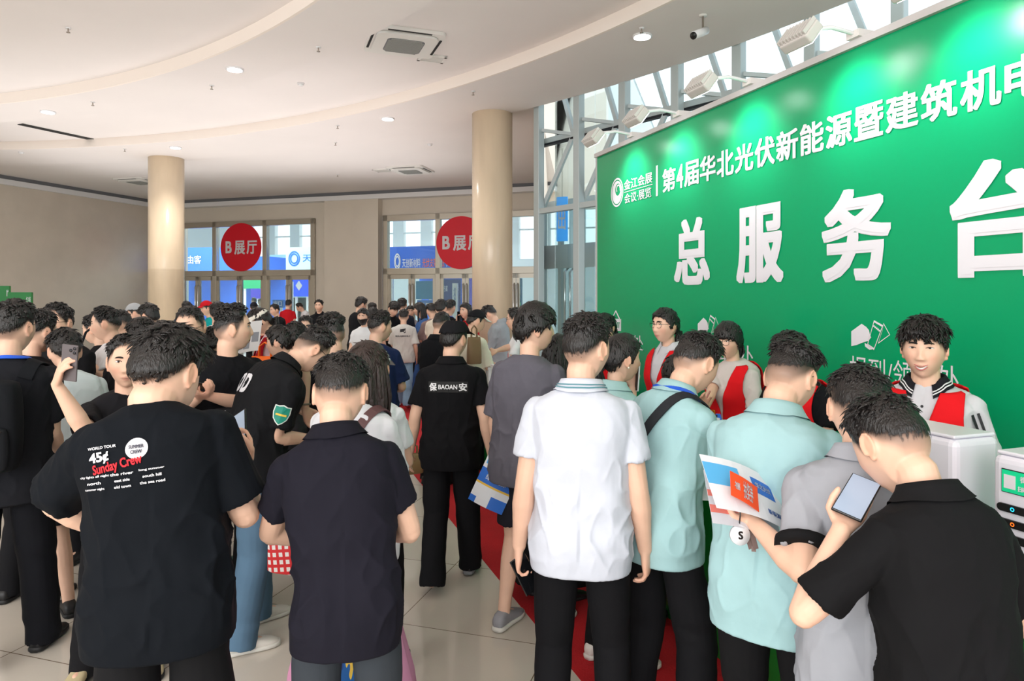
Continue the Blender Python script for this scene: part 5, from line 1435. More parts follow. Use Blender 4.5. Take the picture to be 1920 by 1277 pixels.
# nearest row
P('fat', 'heavily built person in black tee with white and red back print, looking at a phone', 312, 612, 2.25, 12, hair='fluffy', hy=22, hp=26, lean=4, hunch=13, side=-5, sw=.97, armw=1.12, w=1.0, belly=.05, fat=.8, hs=1.14, neck_lift=-.045,
  shirt=('over', (14, 18, 24)), pants=((24, 24, 26), 'wide'), sleeve=.80, L=dict(h=(-.16, .26, 1.02), e=('px', 105, 935, 2.2), pn=(.5, -.3, .6), curl=.7), Rr=dict(h=('px', 462, 876, 2.46), e=('px', 455, 950, 2.24), hd=(-.1, .55, .8), pn=(-.7, -.3, .5), curl=.75), skin=1.05)
P('dark', 'person in dark charcoal polo and grey trousers seen from behind, both elbows bent', 638, 665, 2.35, 6, hair='short', hy=6, hp=34, lean=3, hunch=12, side=-5, shirt=('polo', (27, 26, 36)), pants=((58, 63, 69), 'long'), collar=(25, 24, 33), w=.96, hs=1.10,
  L=dict(h=(-.07, .28, 1.06), e=('px', 512, 990, 2.3), pn=(.5, -.3, .6), curl=.7), Rr=dict(h=(.07, .28, 1.08), e=('px', 752, 975, 2.32), pn=(-.5, -.3, .6), curl=.7))
P('white', 'person in white polo with thin teal collar line and black trousers, phone held low', 1100, 588, 2.78, 3, hair='short', hy=32, hp=8, shirt=('polo', (204, 209, 221)), collar=((204, 209, 221), (96, 140, 150)), pants=((20, 20, 23), 'long'), w=1.03, shoes='beige',
  L=dict(out=.075, fwd=.0, drop=.525, curl=.85, pn=(1, .25, 0)), Rr=dict(out=.075, fwd=.03, drop=.522, curl=.55), feet=[(-.12, 0, 0, -8), (.13, .05, 0, 12)])
P('teal', 'person in pale teal shirt with black shoulder strap and blue lanyard, leaning over the counter', 1304, 625, 2.98, 40, hs=1.08, hair='short', hy=4, hp=34, lean=9, hunch=14, shirt=('shirt', TEAL), collar=TEAL, pants=((20, 20, 23), 'wide'), shoes='white', sleeve=.72,
  L=dict(h=(-.05, .36, 1.12), pole=(-.6, -.5, -.8), pn=(.5, -.3, .6), curl=.7), Rr=dict(h=('px', 1316, 812, 3.18), e=('px', 1292, 918, 2.85), hd=(.1, .3, .95), pn=(-.7, -.2, .3), curl=.9), feet=[(-.13, -.05, 0, -6), (.14, .06, 0, 14)])
P('teal2', 'person in pale teal shirt without strap, head bowed, glasses, black trousers', 1482, 640, 2.46, 16, hair='fade', hy=12, hp=34, lean=6, hunch=14, shirt=('shirt', TEAL), collar=TEAL, pants=((22, 22, 24), 'long'), w=1.06, face='glasses', sleeve=.72, hem=.76,
  L=FRONT(-1, .06, .34, 1.10), Rr=FRONT(1, .06, .34, 1.10))
P('grey', 'person in heather grey polo with black sleeve cuffs, holding leaflets to one side', 1612, 690, 2.10, -4, hs=1.09, hair='short', hy=0, hp=30, lean=4, hunch=10, shirt=('polo', (160, 163, 171)), collar=(166, 169, 178), sleeve_trim=(22, 22, 24), pants=((26, 26, 28), 'long'), w=1.0, sleeve=.74, hem=.74,
  L=dict(h=('px', 1412, 978, 2.10), e=('px', 1500, 1060, 1.90), hd=(-.75, .35, .45), pn=(.3, -.4, .8), curl=.95), Rr=FRONT(1, .05, .3, 1.1))
P('blackpolo', 'nearest person in black polo with bowed head, tapping a phone', 1672, 746, 1.80, -40, hair='short', hy=-4, hp=42, lean=5, hunch=14, hs=1.10, shirt=('polo', (21, 21, 23)), collar=(23, 23, 25), pants=((26, 25, 27), 'long'), w=.92, sleeve=.78, hem=.74, skin=1.0,
  L=dict(h=('px', 1578, 992, 1.74), e=('px', 1536, 1175, 1.63), hd=(.72, .45, .40), pn=(-.1, -.40, .9), curl=.22, thumb=.7), Rr=dict(h=(.10, .24, 1.16), e=(.36, -.02, 1.06), hd=(-.5, .5, .5), pn=(-.5, -.3, .6), curl=.8))
# behind the counter
P('smile', 'smiling person in red vest over a light grey polo behind the counter', 1733, 596, 3.05, 188, hair='fringe', hy=0, hp=4, shirt=('polo', (206, 206, 212)), collar=((30, 30, 36), (225, 225, 228)), face='smile', hair_scale=1.12, sleeve=.95,
  L=dict(out=.13, fwd=.06, drop=.50), Rr=dict(out=.10, fwd=.12, drop=.48), fat=.12, skin=1.06)
P('vest1', 'person in red vest and round glasses with tied black hair, standing tall behind the counter', 1247, 578, 5.2, -134, hair='woman', tail='low', fem=1, hp=4, shirt=('shirt', (206, 208, 214)), collar=(206, 208, 214), face='glasses round', L=dict(drop=.50, fwd=.08), Rr=dict(drop=.50, fwd=.05, out=.09), skin=1.06, w=.96)
P('vest2', 'person in red vest over a pale shirt with loose tied hair, glancing down', 1366, 603, 4.65, -142, hair='bangs', tail='low', fem=1, hp=14, hy=-8, shirt=('tee', (214, 208, 204)), face='glasses round', L=FRONT(-1, .12, .3, 1.0), Rr=dict(h=('px', 1322, 768, 4.35), hd=(-.1, .5, .6)), skin=1.06, w=.96, sleeve=.8)
P('vest3', 'person in red vest with black sleeves behind the counter, hidden by a bowed head', 1482, 622, 3.85, -150, hair='fringe', hp=16, shirt=('tee', BLK), face='plain', L=FRONT(-1, .12, .3, 1.0), Rr=FRONT(1, .12, .3, 1.0), skin=1.04)
P('vest4', 'dark haired person at the glazed end of the counter, only the hair showing', 1136, 588, 6.4, -140, hair='woman', tail='low', fem=1, hp=8, shirt=('tee', (200, 200, 206)), face='plain', L=LF, Rr=RF)
Q['smile'].vest(RED, '金江会展', 1.27, .30, 1.27)
for k in ('vest1', 'vest2', 'vest3', 'vest4'): Q[k].vest(RED, '金江会展' if k in ('vest2', 'vest3') else None)
# along the counter
P('teal3', 'person in pale teal shirt with low tied hair and pearl earring, hand at the mouth', 1166, 627, 3.55, 48, hair='woman', tail='low', fem=1, hy=14, hp=6, shirt=('shirt', (168, 206, 208)), collar=(168, 206, 208), pants=((24, 24, 26), 'long'), shoes='white', L=LF, Rr=dict(h=('px', 1186, 728, 3.72), pole=(.3, -.4, -1), hd=(.05, .2, 1), pn=(-.9, .2, 0), curl=.9), w=.94)
P('behindteal', 'black haired person in black squeezed behind the strapped teal shirt', 1270, 664, 3.95, 30, hair='woman', tail='low', fem=1, hp=14, shirt=('tee', BLK), L=LF, Rr=RF, w=.9)
P('bowl', 'young person in slate grey tee and dark shorts with a thick mop of black hair', 1003, 568, 3.95, 32, hair='bowl', hy=40, hp=2, shirt=('over', (98, 96, 106)), pants=((38, 38, 46), 'shorts'), shoes='grey', face='plain', sleeve=.86, L=dict(out=.05, fwd=.06, drop=.515, curl=.8), Rr=FRONT(1, .1, .28, 1.1), feet=[(-.11, -.06, 0, -4), (.10, .10, 0, 10)], skin=1.08)
P('blackskirt', 'long haired person in black with long pleated skirt, behind the slate grey tee', 1046, 628, 4.35, 45, hair='woman', tail='long', fem=1, hp=10, shirt=('tee', (20, 20, 22)), pants=((20, 20, 22), 'skirt'), L=LF, Rr=RF)
P('guard', 'security guard in black uniform and cap walking away, white characters on the back', 852, 602, 4.6, 8, hair='cap', hy=28, hp=6, shirt=('shirt', (19, 19, 22)), collar=(19, 19, 22), pants=((22, 22, 25), 'wide'), shoes='blackgrey', w=1.08, sleeve=.70, hem=.78, L=dict(out=.11, fwd=.03, drop=.515), Rr=dict(out=.10, fwd=-.03, drop=.515), feet=[(-.09, -.20, .03, -4, 26), (.11, .18, 0, 8)])
P('redlan', 'person in white shirt with red lanyard and glasses, reaching an arm over paper boxes', 966, 578, 8.0, -80, hair='short', hp=10, shirt=('shirt', WHT), collar=WHT, face='glasses', L=LF, Rr=LF and dict(h=('px', 915, 664, 7.6), hd=(-.2, .8, -.4), curl=.3))
# centre group
P('bent', 'person in black polo with green shield sleeve badge, bending over in jeans and glasses', 583, 613, 4.04, 64, hair='fade', hy=4, hp=46, lean=20, hunch=24, shirt=('polo', (24, 25, 28)), collar=(26, 27, 30), pants=((86, 114, 138), 'wide'), shoes='white', w=1.10, belly=.03, face='glasses', sleeve=.78, hem=.82,
  Rr=dict(h=('px', 582, 822, 3.95), e=('px', 500, 862, 3.72), curl=.7, pn=(-.3, -.2, .8)), L=dict(h=('px', 572, 765, 4.25), e=('px', 572, 690, 4.3), hd=(.1, .3, -.9), curl=.5), feet=[(-.14, .10, 0, -2), (.13, -.10, 0, 12)])
P('longhair', 'person with long brown hair, white hooded top, brown bag strap and long pink skirt', 686, 640, 3.0, 34, hair='woman', tail='long', fem=1, hy=6, hp=18, hairm=M_HAIRB, shirt=('jacket', (226, 228, 234)), pants=((226, 160, 196), 'skirt'), shoes='white', L=LF, Rr=dict(h=('px', 752, 975, 3.15), e=('px', 735, 880, 3.0), curl=.9, hd=(.1, .3, -.8)), long_sleeve=False, sleeve=.95)
P('hood', 'person in white cap and white top, just behind the long brown hair', 700, 652, 3.55, 20, hair='cap', fem=1, hp=10, shirt=('tee', (228, 234, 240)), L=LF, Rr=RF)
P('navy', 'person in navy tee and navy shorts, head turned to show the side of the face', 713, 583, 5.9, 18, hair='short', hy=48, hp=10, shirt=('over', NAVY), pants=((26, 34, 60), 'shorts'), face='plain', L=LF, Rr=dict(h=(.10, .30, 1.06), e=(.30, -.05, 1.10), curl=.7), shoes='blackwhite', sleeve=.8)
P('printback', 'person in off-white tee with dark back print and light blue jeans, walking off', 757, 580, 11.8, 4, hair='short', hp=14, shirt=('over', (214, 212, 208)), pants=JEANSL, shoes='white', L=LF, Rr=dict(drop=.5, fwd=.05), feet=[(-.10, .22, 0, -6), (.08, -.22, .02, 6, 24)])
P('buzzblack', 'person in black polo with cropped hair just ahead of the security guard', 828, 585, 7.0, 28, hair='buzz', hy=16, hp=14, shirt=('polo', BLK), collar=BLK, L=LF, Rr=RF)
P('greyjacket', 'person in grey hooded jacket looking down at a phone beside the nearer column', 918, 573, 10.0, -76, hair='short', hp=34, hunch=16, shirt=('hoodie', (146, 152, 158)), long_sleeve=True, pants=((34, 34, 38), 'long'), L=LF, Rr=RF, face='plain')
P('capcream', 'person in cream tee and black cap with white brim carrying a brown bag', 893, 583, 7.6, 40, hair='cap', fem=.4, hy=30, hp=18, shirt=('over', (226, 222, 204)), L=LF, Rr=RF)
P('phonecall', 'person in red top talking on a phone beside the nearer column', 873, 568, 11.2, -135, hair='woman', tail='long', fem=1, hp=6, shirt=('tee', (190, 30, 40)), face='plain', L=LF, Rr=dict(h=(.13, .14, 1.46), pole=(.5, .3, -1), hd=(-.1, 0, 1), pn=(-1, 0, 0), curl=.7))
P('lanyardblue', 'person in black with a blue lanyard in front of the door of the second group', 844, 562, 11.6, 30, hair='short', hp=14, shirt=('tee', BLK2), L=LF, Rr=RF)
P('cream2', 'person in cream shirt with thick black hair, facing the second door group', 827, 562, 11.0, 20, hair='fringe', hp=12, shirt=('tee', (216, 206, 190)), L=LF, Rr=RF)
P('mauve', 'person in mauve brown top with a thin bag strap near the second door group', 809, 569, 12.0, -24, hair='short', hp=22, shirt=('over', (134, 112, 110)), L=LF, Rr=RF)
P('bluedress', 'long haired person in blue top standing by the second door group', 787, 567, 12.4, -88, hair='bangs', tail='long', fem=1, hp=6, shirt=('tee', (70, 104, 160)), pants=((60, 92, 150), 'skirt'), face='plain', L=LF, Rr=RF)
P('facepeek', 'person in grey top peeking between others before the second door group', 769, 573, 14.0, 175, hair='woman', fem=1, tail='low', hp=8, shirt=('tee', (150, 150, 160)), face='plain', L=LF, Rr=RF)
P('tallback', 'tall person in dark tee with back turned, in front of the second door group', 754, 559, 13.4, 6, hair='short', hp=6, shirt=('tee', (40, 46, 60)), L=LF, Rr=RF)
P('looksdown', 'person in black polo looking down before the second door group', 738, 565, 12.2, 150, hair='fringe', hp=34, shirt=('polo', BLK), collar=BLK, face='plain', L=LF, Rr=RF)
P('bylong', 'person in long sleeved black top holding a phone against the wall pier', 677, 557, 13.2, 62, hair='fringe', hp=10, shirt=('tee', (22, 23, 27)), long_sleeve=True, face='glasses', L=LF, Rr=FRONT(1, .02, .36, 1.02))
P('mask', 'masked person with black face mask in white tee near the wall pier', 681, 578, 10.0, -160, hair='woman', tail='low', fem=1, hp=8, shirt=('tee', WHT), face='plain mask', L=LF, Rr=RF)
P('nextmask', 'dark haired person with back turned beside the masked person', 699, 577, 11.3, 20, hair='fringe', hp=12, shirt=('tee', (186, 186, 190)), L=LF, Rr=RF)
P('farwall', 'dark haired person with back turned, furthest along the wall pier', 698, 568, 13.6, 10, hair='short', hp=10, shirt=('tee', (60, 62, 70)), L=LF, Rr=RF)
P('door_guard', 'staff person in black polo facing out beside the wall pier and first doors', 598, 562, 15.0, 195, hair='short', hp=4, shirt=('polo', BLK), collar=BLK, face='plain', L=dict(drop=.51), Rr=dict(drop=.51))
P('doorside', 'person in black tee looking sideways in front of the blue exit board', 515, 570, 14.6, -118, hair='short', hp=10, shirt=('tee', BLK), face='plain', L=LF, Rr=RF, w=1.1)
P('behindbun', 'black haired person bowed behind the hair bun, only the hair showing', 553, 604, 6.1, 30, hair='fringe', hp=20, shirt=('tee', BLK), L=LF, Rr=RF)
P('browface', 'person facing forward, only hair and forehead above the crowd', 573, 592, 8.4, 185, hair='short', hp=16, shirt=('tee', (44, 46, 54)), face='plain', L=LF, Rr=RF)
P('faded', 'person in black with neatly faded hair seen from behind, before the wall pier', 622, 587, 4.75, -14, hair='fade', hp=10, hy=-10, shirt=('tee', BLK), L=LF, Rr=RF)
# towards the far stone column
P('bun', 'person with a black hair bun seen from the side in black top', 524, 610, 5.2, -66, hair='woman', tail='bun', fem=1, hp=10, shirt=('tee', (60, 60, 66)), face='plain', L=LF, Rr=RF)
P('visor', 'person in white sun visor and red vest with pale pink sleeves reading a newspaper', 488, 577, 6.8, -100, hair='woman', tail='low', fem=1, hp=32, hunch=10, shirt=('tee', (236, 206, 212)), long_sleeve=True, face='plain', L=FRONT(-1, .10, .30, 1.20), Rr=FRONT(1, .10, .30, 1.18))
Q['visor'].vest((176, 18, 36))
Q['visor'].cap((236, 230, 220), kind='visor')
P('profile', 'person in loose black tee with blue chest print, head turned in sharp profile', 437, 572, 4.15, 152, hair='fade', hy=-66, hp=2, shirt=('over', (19, 20, 24)), face='plain', sleeve=.98, w=1.08, L=dict(h=('px', 388, 742, 3.85), e=('px', 452, 755, 4.05), hd=(.9, .3, .25), pn=(-.3, -.2, .9), curl=.7), Rr=dict(h=('px', 372, 748, 3.85), curl=.7, pn=(.3, -.2, .9)), skin=1.05)
P('specs', 'person with cropped black hair and glasses facing the photographer above a big head', 357, 574, 4.7, 196, hs=1.14, hair='buzz', hp=16, hy=4, shirt=('tee', BLK), face='glasses', L=LF, Rr=RF, skin=1.04)
P('hidden', 'dark haired person hidden behind the loose black tee, in black with teal sneakers', 402, 612, 5.0, 30, hair='fringe', hp=14, shirt=('tee', (36, 36, 40)), shoes='teal', L=LF, Rr=RF, feet=[(-.05, -.25, 0, 0), (.26, -.28, 0, 20)])
P('whiteback', 'dark haired person in white tee with back turned near the far column', 408, 566, 8.6, 10, hair='fringe', hp=10, shirt=('tee', (226, 226, 228)), L=LF, Rr=RF)
P('tealshirt', 'person in bright teal tee and red cap near the far stone column', 388, 565, 12.0, -100, hair='cap', hp=12, shirt=('tee', (20, 150, 150)), face='plain', L=LF, Rr=RF)
Q['tealshirt'].cap((190, 26, 36), kind='cap')
P('colhead', 'black haired person standing just beyond the far stone column', 350, 565, 13.2, 12, hair='short', hp=8, shirt=('tee', (60, 66, 80)), L=LF, Rr=RF)
P('farcap', 'dark cap wearing person walking into the hall behind the white visor', 476, 567, 17.0, 5, hair='cap', hp=4, shirt=('tee', (50, 52, 60)), L=dict(), Rr=dict())
Q['farcap'].cap((30, 32, 40), kind='cap')
# stone wall side
P('nape', 'person in black with tidy short hair looking away, in front of the far stone column', 279, 569, 7.7, -48, hair='fringe', hp=8, shirt=('tee', BLK), face='plain', L=LF, Rr=RF)
P('greycap', 'person in grey cap and violet top near the stone wall', 253, 570, 9.2, -80, hair='cap', hp=10, shirt=('tee', (120, 100, 168)), face='plain', L=LF, Rr=RF)
Q['greycap'].cap((176, 178, 182), kind='cap')
P('behindwhite', 'dark haired person right behind the white tee, side of the head showing', 226, 581, 6.6, -70, hair='buzz', hp=8, shirt=('tee', (40, 42, 50)), face='plain', L=LF, Rr=RF)
P('whitetee', 'person in white tee in profile holding up a phone near the stone wall', 198, 575, 5.5, -70, hair='short', hp=10, hy=-8, shirt=('over', (228, 228, 232)), pants=((52, 66, 92), 'wide'), face='plain', sleeve=.8, L=dict(h=('px', 160, 676, 5.2), e=('px', 200, 690, 5.25), curl=.7, pn=(.3, -.2, .9)), Rr=RF)
P('blackbag', 'person in black with a black bag beside the white tee, face hidden', 178, 590, 6.1, -60, hair='short', hp=16, shirt=('tee', (22, 22, 25)), pants=((46, 60, 84), 'wide'), long_sleeve=True, face='plain', L=LF, Rr=RF)
P('overhead', 'black haired person seen from behind under the grey cap, in dark clothes', 265, 596, 4.85, 14, hair='fringe', hp=14, shirt=('tee', (30, 30, 34)), L=LF, Rr=RF)
P('toponly', 'black haired person showing only the crown behind the heavily built person', 303, 602, 6.0, 24, hair='fringe', hp=20, shirt=('tee', (40, 40, 46)), L=LF, Rr=RF)
P('frontspecs', 'person with glasses facing half away from the stone wall, in black', 108, 569, 4.9, -140, hair='short', hp=6, shirt=('tee', BLK2), face='glasses', L=LF, Rr=RF, skin=1.06)
P('paleshirt', 'dark haired person in pale grey shirt and black shorts with head turned away', 122, 617, 4.3, -8, hs=1.12, hair='fringe', hp=22, hunch=14, lean=8, shirt=('shirt', (206, 218, 222)), pants=((24, 24, 28), 'shorts'), shoes='black', L=LF, Rr=RF, feet=[(-.02, -.10, 0, 0), (.16, -.02, .0, 30)])
P('photo', 'person in black tee holding a phone up toward the photographer, face half hidden', 238, 628, 3.3, 182, hair='short', hp=4, shirt=('tee', (24, 24, 28)), shoes='beige', face='plain', sleeve=.9, L=LF, feet=[(-.11, -.12, 0, -5), (.20, -.13, 0, 20)], Rr=dict(h=('px', 106, 720, 2.95), e=('px', 150, 775, 3.1), hd=(-.24, .51, .82), pn=(-.94, -.2, -.1), curl=[.42, .45, .48, .52], thumb=.2))
P('dimhead', 'person with glasses just behind the backpack wearer, in black', 73, 582, 4.35, 42, hair='short', hp=14, hy=10, shirt=('tee', BLK), L=LF, Rr=RF, face='glasses')
P('pack', 'tall person in black with black backpack, blue lanyard and glasses', 26, 563, 3.6, 14, hair='short', hp=6, hy=22, shirt=('polo', (28, 29, 34)), pants=((19, 20, 25), 'wide'), shoes='black', face='glasses', sleeve=.74, w=1.05, L=LF, Rr=dict(h=('px', 112, 850, 3.85), e=('px', 88, 800, 3.55), curl=.6), feet=[(-.14, -.12, 0, -8), (.12, .14, 0, 16)])
# inside the hall
P('inhall1', 'person in white shirt bending at a table beyond the first doors', 562, 568, 20.5, -90, hair='short', hp=30, lean=12, hunch=14, shirt=('shirt', WHT), L=FRONT(-1, .1, .35, .95), Rr=FRONT(1, .1, .35, .95))
P('inhall2', 'person in red vest standing beyond the open first door', 541, 562, 20.0, 20, hair='short', hp=8, shirt=('tee', (200, 30, 40)))
P('inhall3', 'person in dark top far inside the hall beyond the first doors', 476, 558, 27.5, -60, hair='short', hp=8, shirt=('tee', (90, 60, 90)))
P('inhall4', 'person in white top far inside the hall near the green board', 488, 560, 27.0, 160, hair='short', hp=8, shirt=('tee', (220, 220, 226)), face='plain')

# prints, badges, caps and lanyards
Q['guard'].cap((24, 24, 27), kind='guard')
Q['hood'].cap((226, 232, 238), kind='cap')
Q['capcream'].cap((26, 26, 30), brim=(236, 234, 226), kind='cap')
g = Q['guard']
def rect(w, h): return [(x*w/2, y*h/2) for x, y in [(-1, -1), (-.5, -1), (0, -1), (.5, -1), (1, -1), (1, 1), (.5, 1), (0, 1), (-.5, 1), (-1, 1)]]
g.print_grid(.262, .070, (0, 0, 1.315), 'back', (14, 14, 16), .002)
g.print_text('保', (-.098, 0, 1.315), 'back', .052, .052, (235, 235, 238), .035, lift=.006)
g.print_text('BAOAN', (.0, 0, 1.315), 'back', .124, .030, (235, 235, 238), .02, lift=.006)
g.print_text('安', (.098, 0, 1.315), 'back', .052, .052, (235, 235, 238), .035, lift=.006)
f = Q['fat']
W_ = (225, 225, 230)
f.print_text('WORLD TOUR', (-0.1030, 0, 1.3720), 'back', .080, .008, W_, .03); f.print_text('45¢', (-0.1110, 0, 1.3464), 'back', .056, .034, W_, .04, rotz=R(4))
a_ = np.linspace(0, 2*np.pi, 28, endpoint=False)
f.print_poly(np.c_[np.cos(a_)*.029, np.sin(a_)*.029], (-0.0110, 0, 1.3584), 'back', W_)
f.print_text('SUMMER', (-0.0110, 0, 1.3640), 'back', .038, .010, (60, 60, 80), .03, lift=.006); f.print_text('CREW', (-0.0110, 0, 1.3496), 'back', .029, .010, (60, 60, 80), .03, lift=.006)
f.print_text('Sunday Crew', (-0.0630, 0, 1.3216), 'back', .132, .035, (214, 30, 44), .03, rotz=R(8), name='script_print')
for k, (tx, x, z, wd) in enumerate((('city lights all night', -.115, 1.235, .11), ('north', -.115, 1.215, .05), ('summer night', -.115, 1.195, .075), ('the river', -.02, 1.235, .075), ('east side', -.02, 1.215, .05), ('old town', -.02, 1.195, .055), ('long summer', .075, 1.238, .08), ('south hill', .075, 1.218, .06), ('the sea road', .075, 1.198, .08))):
    f.print_text(tx, (x*.8-.035, 0, 1.372+(z-1.325)*.8), 'back', wd*.8, .008, W_, .03)
b = Q['bent']
sh_ = [(0, .052), (.022, .045), (.042, .046), (.044, .01), (.036, -.022), (.018, -.042), (0, -.054), (-.018, -.042), (-.036, -.022), (-.044, .01), (-.042, .046), (-.022, .045)]
def sleeve_badge(p, pts, sd, t, color, size, lift, name='badge'):
    """flat badge on the outside of a sleeve"""
    sh, el, wr = p.J[sd][:3]; c = sh*(1-t)+el*t; up = unit(sh-el); 
    v = p.loc(np.array((0, 0, H)))-c; out = unit(v-up*np.dot(v, up)); X = np.cross(up, out)
    bb = p.bvh(); q = []
    for x, y in list(pts)+[tuple(np.mean(pts, 0))]:
        o = c+X*x*size+up*y*size+out*.3; h = bb.ray_cast(Vector(o), Vector(-out), 1.0); q.append((np.array(h[0]) if h[0] is not None else o-out*.2)+out*lift)
    n = len(pts); return mesh_obj(name, np.array(q)*p.s, [(i, (i+1)%n, n) for i in range(n)], mat('print_%d_%d_%d' % color, rgb(*color), .6), p.shirt_obj)
sleeve_badge(b, sh_, 1, .55, (226, 232, 228), 1.0, .003); sleeve_badge(b, sh_, 1, .55, (20, 140, 120), .88, .005); sleeve_badge(b, rect(.056, .010), 1, .55, (230, 196, 80), 1, .007)
b.print_text('OD', (-.05, 0, 1.30), 'back', .16, .11, (225, 225, 230), .05)
b.print_text('MEN', (.10, 0, 1.28), 'front', .06, .03, (225, 225, 230), .04)
Q['profile'].print_text('NE', (-.05, 0, 1.16), 'front', .16, .07, (90, 160, 215), .05)
p = Q['printback']
p.print_poly([(-.05, .03), (.05, .045), (.05, .025), (-.03, .012), (-.03, .0), (.05, .012), (.05, -.03), (.02, -.04), (.02, -.012), (-.05, -.022)], (0, 0, 1.36), 'back', (40, 40, 46)); p.print_text('BQUAJIEANLC', (0, 0, 1.27), 'back', .26, .035, (60, 60, 66), .03)
Q['pack'].lanyard((30, 90, 214)); Q['teal'].lanyard((30, 80, 214)); Q['lanyardblue'].lanyard((40, 80, 200)); Q['redlan'].lanyard((214, 40, 50))
s_ = Q['smile']
for k in range(2):
    xx = .0 + .022*k
    for sd in (-1,):
        sh, el, wr = s_.J[sd][:3]; sleeve_badge(s_, [(-.005+xx, .13), (.005+xx, .13), (.005+xx, .04), (.005+xx, -.06), (.005+xx, -.14), (-.005+xx, -.14), (-.005+xx, -.06), (-.005+xx, .04)], sd, .5, (30, 30, 36), 1.0, .003, 'sleeve_stripe')
s_.print_poly([(math.cos(t)*.006, math.sin(t)*.006) for t in np.linspace(0, 6.28, 10)[:-1]], (0, 0, 1.40), 'front', (40, 40, 44), name='button')
e_ = Q['teal3']; v, f2 = ellipsoid(e_.headp((.086, -.004, -.036))[0], .006, 10, 8); mesh_obj('earring', v*e_.s, f2, mat('pearl', rgb(240, 232, 214), .2), e_.e, True)
# ---------------------------------------------------------------- things held, worn and carried
M_PHONE = mat('phone_black', rgb(20, 20, 22), 0.25); M_SCREEN = mat('phone_screen', rgb(150, 165, 185), 0.15, emit=0.35); M_PHGREY = mat('phone_grey', rgb(92, 84, 86), 0.35)
M_PAPER = mat('paper_white', rgb(232, 236, 242), 0.6); M_PBLUE = mat('paper_blue', rgb(40, 110, 210), 0.5); M_PORANGE = mat('paper_orange', rgb(244, 84, 34), 0.5); M_PSKY = mat('paper_sky', rgb(90, 180, 236), 0.5)
def orient(pos, X, Z):
    X = unit(X); Z = unit(np.asarray(Z, float)-X*np.dot(Z, X)); Y = np.cross(Z, X); return frame_matrix(pos, X, Y, Z)
def phone(pos, long, face, label, back=M_PHONE, screen=True, lens=True):
    """long = direction of the long side, face = direction the screen looks"""
    e = empty('smartphone', M=orient(pos, np.cross(long, face), face)); tag(e, label, 'phone')
    MB().box((-.037, -.078, -.004), (.037, .078, .004)).build('body', back, e, bevel=.003)
    MB().box((-.034, -.074, .004), (.034, .074, .0046)).build('screen', M_SCREEN if screen else mat('phone_screen_off', rgb(16, 17, 20), .1), e)
    cm = MB().box((-.034, .036, -.0062), (.002, .074, -.004)).build('camera_bump', back, e, bevel=.002)
    if lens:
        for x, y in ((-.025, .064), (-.025, .046), (-.008, .055)): MB().cyl((x, y, -.0078), .0072, .002, 18).build('camera_lens', M_BLKGLASS, cm, True)
    return e
M_BLKGLASS = mat('lens_black', rgb(26, 26, 34), .08)
def held(key, sd): return Q[key].hand_frame(sd)
c, hd, pn = held('fat', 1); phone(c+hd*.045-pn*.004, hd+np.array((.1, .1, 0)), pn, 'grey phone with lit screen held by the heavily built person')
c, hd, pn = held('photo', 1); phone(c+hd*.035+pn*.004, (.10, -.05, 1), (.12, .98, .05), 'grey phone with three lenses held up toward the photographer', M_PHGREY)
c, hd, pn = held('white', -1); phone(c+hd*.02+np.array((.012, -.022, 0)), hd+np.array((.45, .1, 0)), (.45, -.85, .15), 'black phone held low against the white polo', screen=False)
c, hd, pn = held('blackpolo', -1); phone(c+hd*.015+pn*.012, hd, pn, 'black cased phone in the hands of the nearest black polo')
c, hd, pn = held('teal', 1); phone(px(1326, 822, 3.2), (.3, .5, .7), (-.5, -.5, .6), 'dark phone held by the strapped teal shirt', screen=False)
c, hd, pn = held('teal3', 1); phone(px(1192, 706, 3.72), (.1, .1, 1), (-.9, -.3, .1), 'pale phone by the chin of the person with the pearl earring', M_PAPER, False)
c, hd, pn = held('phonecall', 1); phone(c, hd, (-.8, .3, 0), 'dark phone at the ear of the person in red top', screen=False)
c, hd, pn = held('greyjacket', -1); phone(c+ZZ*.03, hd, (.6, -.2, .7), 'dark phone held by the person in grey hooded jacket')
c, hd, pn = held('whitetee', -1); phone(c+ZZ*.03, hd, (.4, -.2, .8), 'dark phone held out by the white tee in profile')
c, hd, pn = held('bylong', 1); phone(c+ZZ*.03, hd, (-.3, -.2, .9), 'dark phone held by the long sleeved black top')
c, hd, pn = held('profile', -1); phone(c+ZZ*.03, hd, (0, .4, .8), 'dark phone held by the loose black tee in profile')

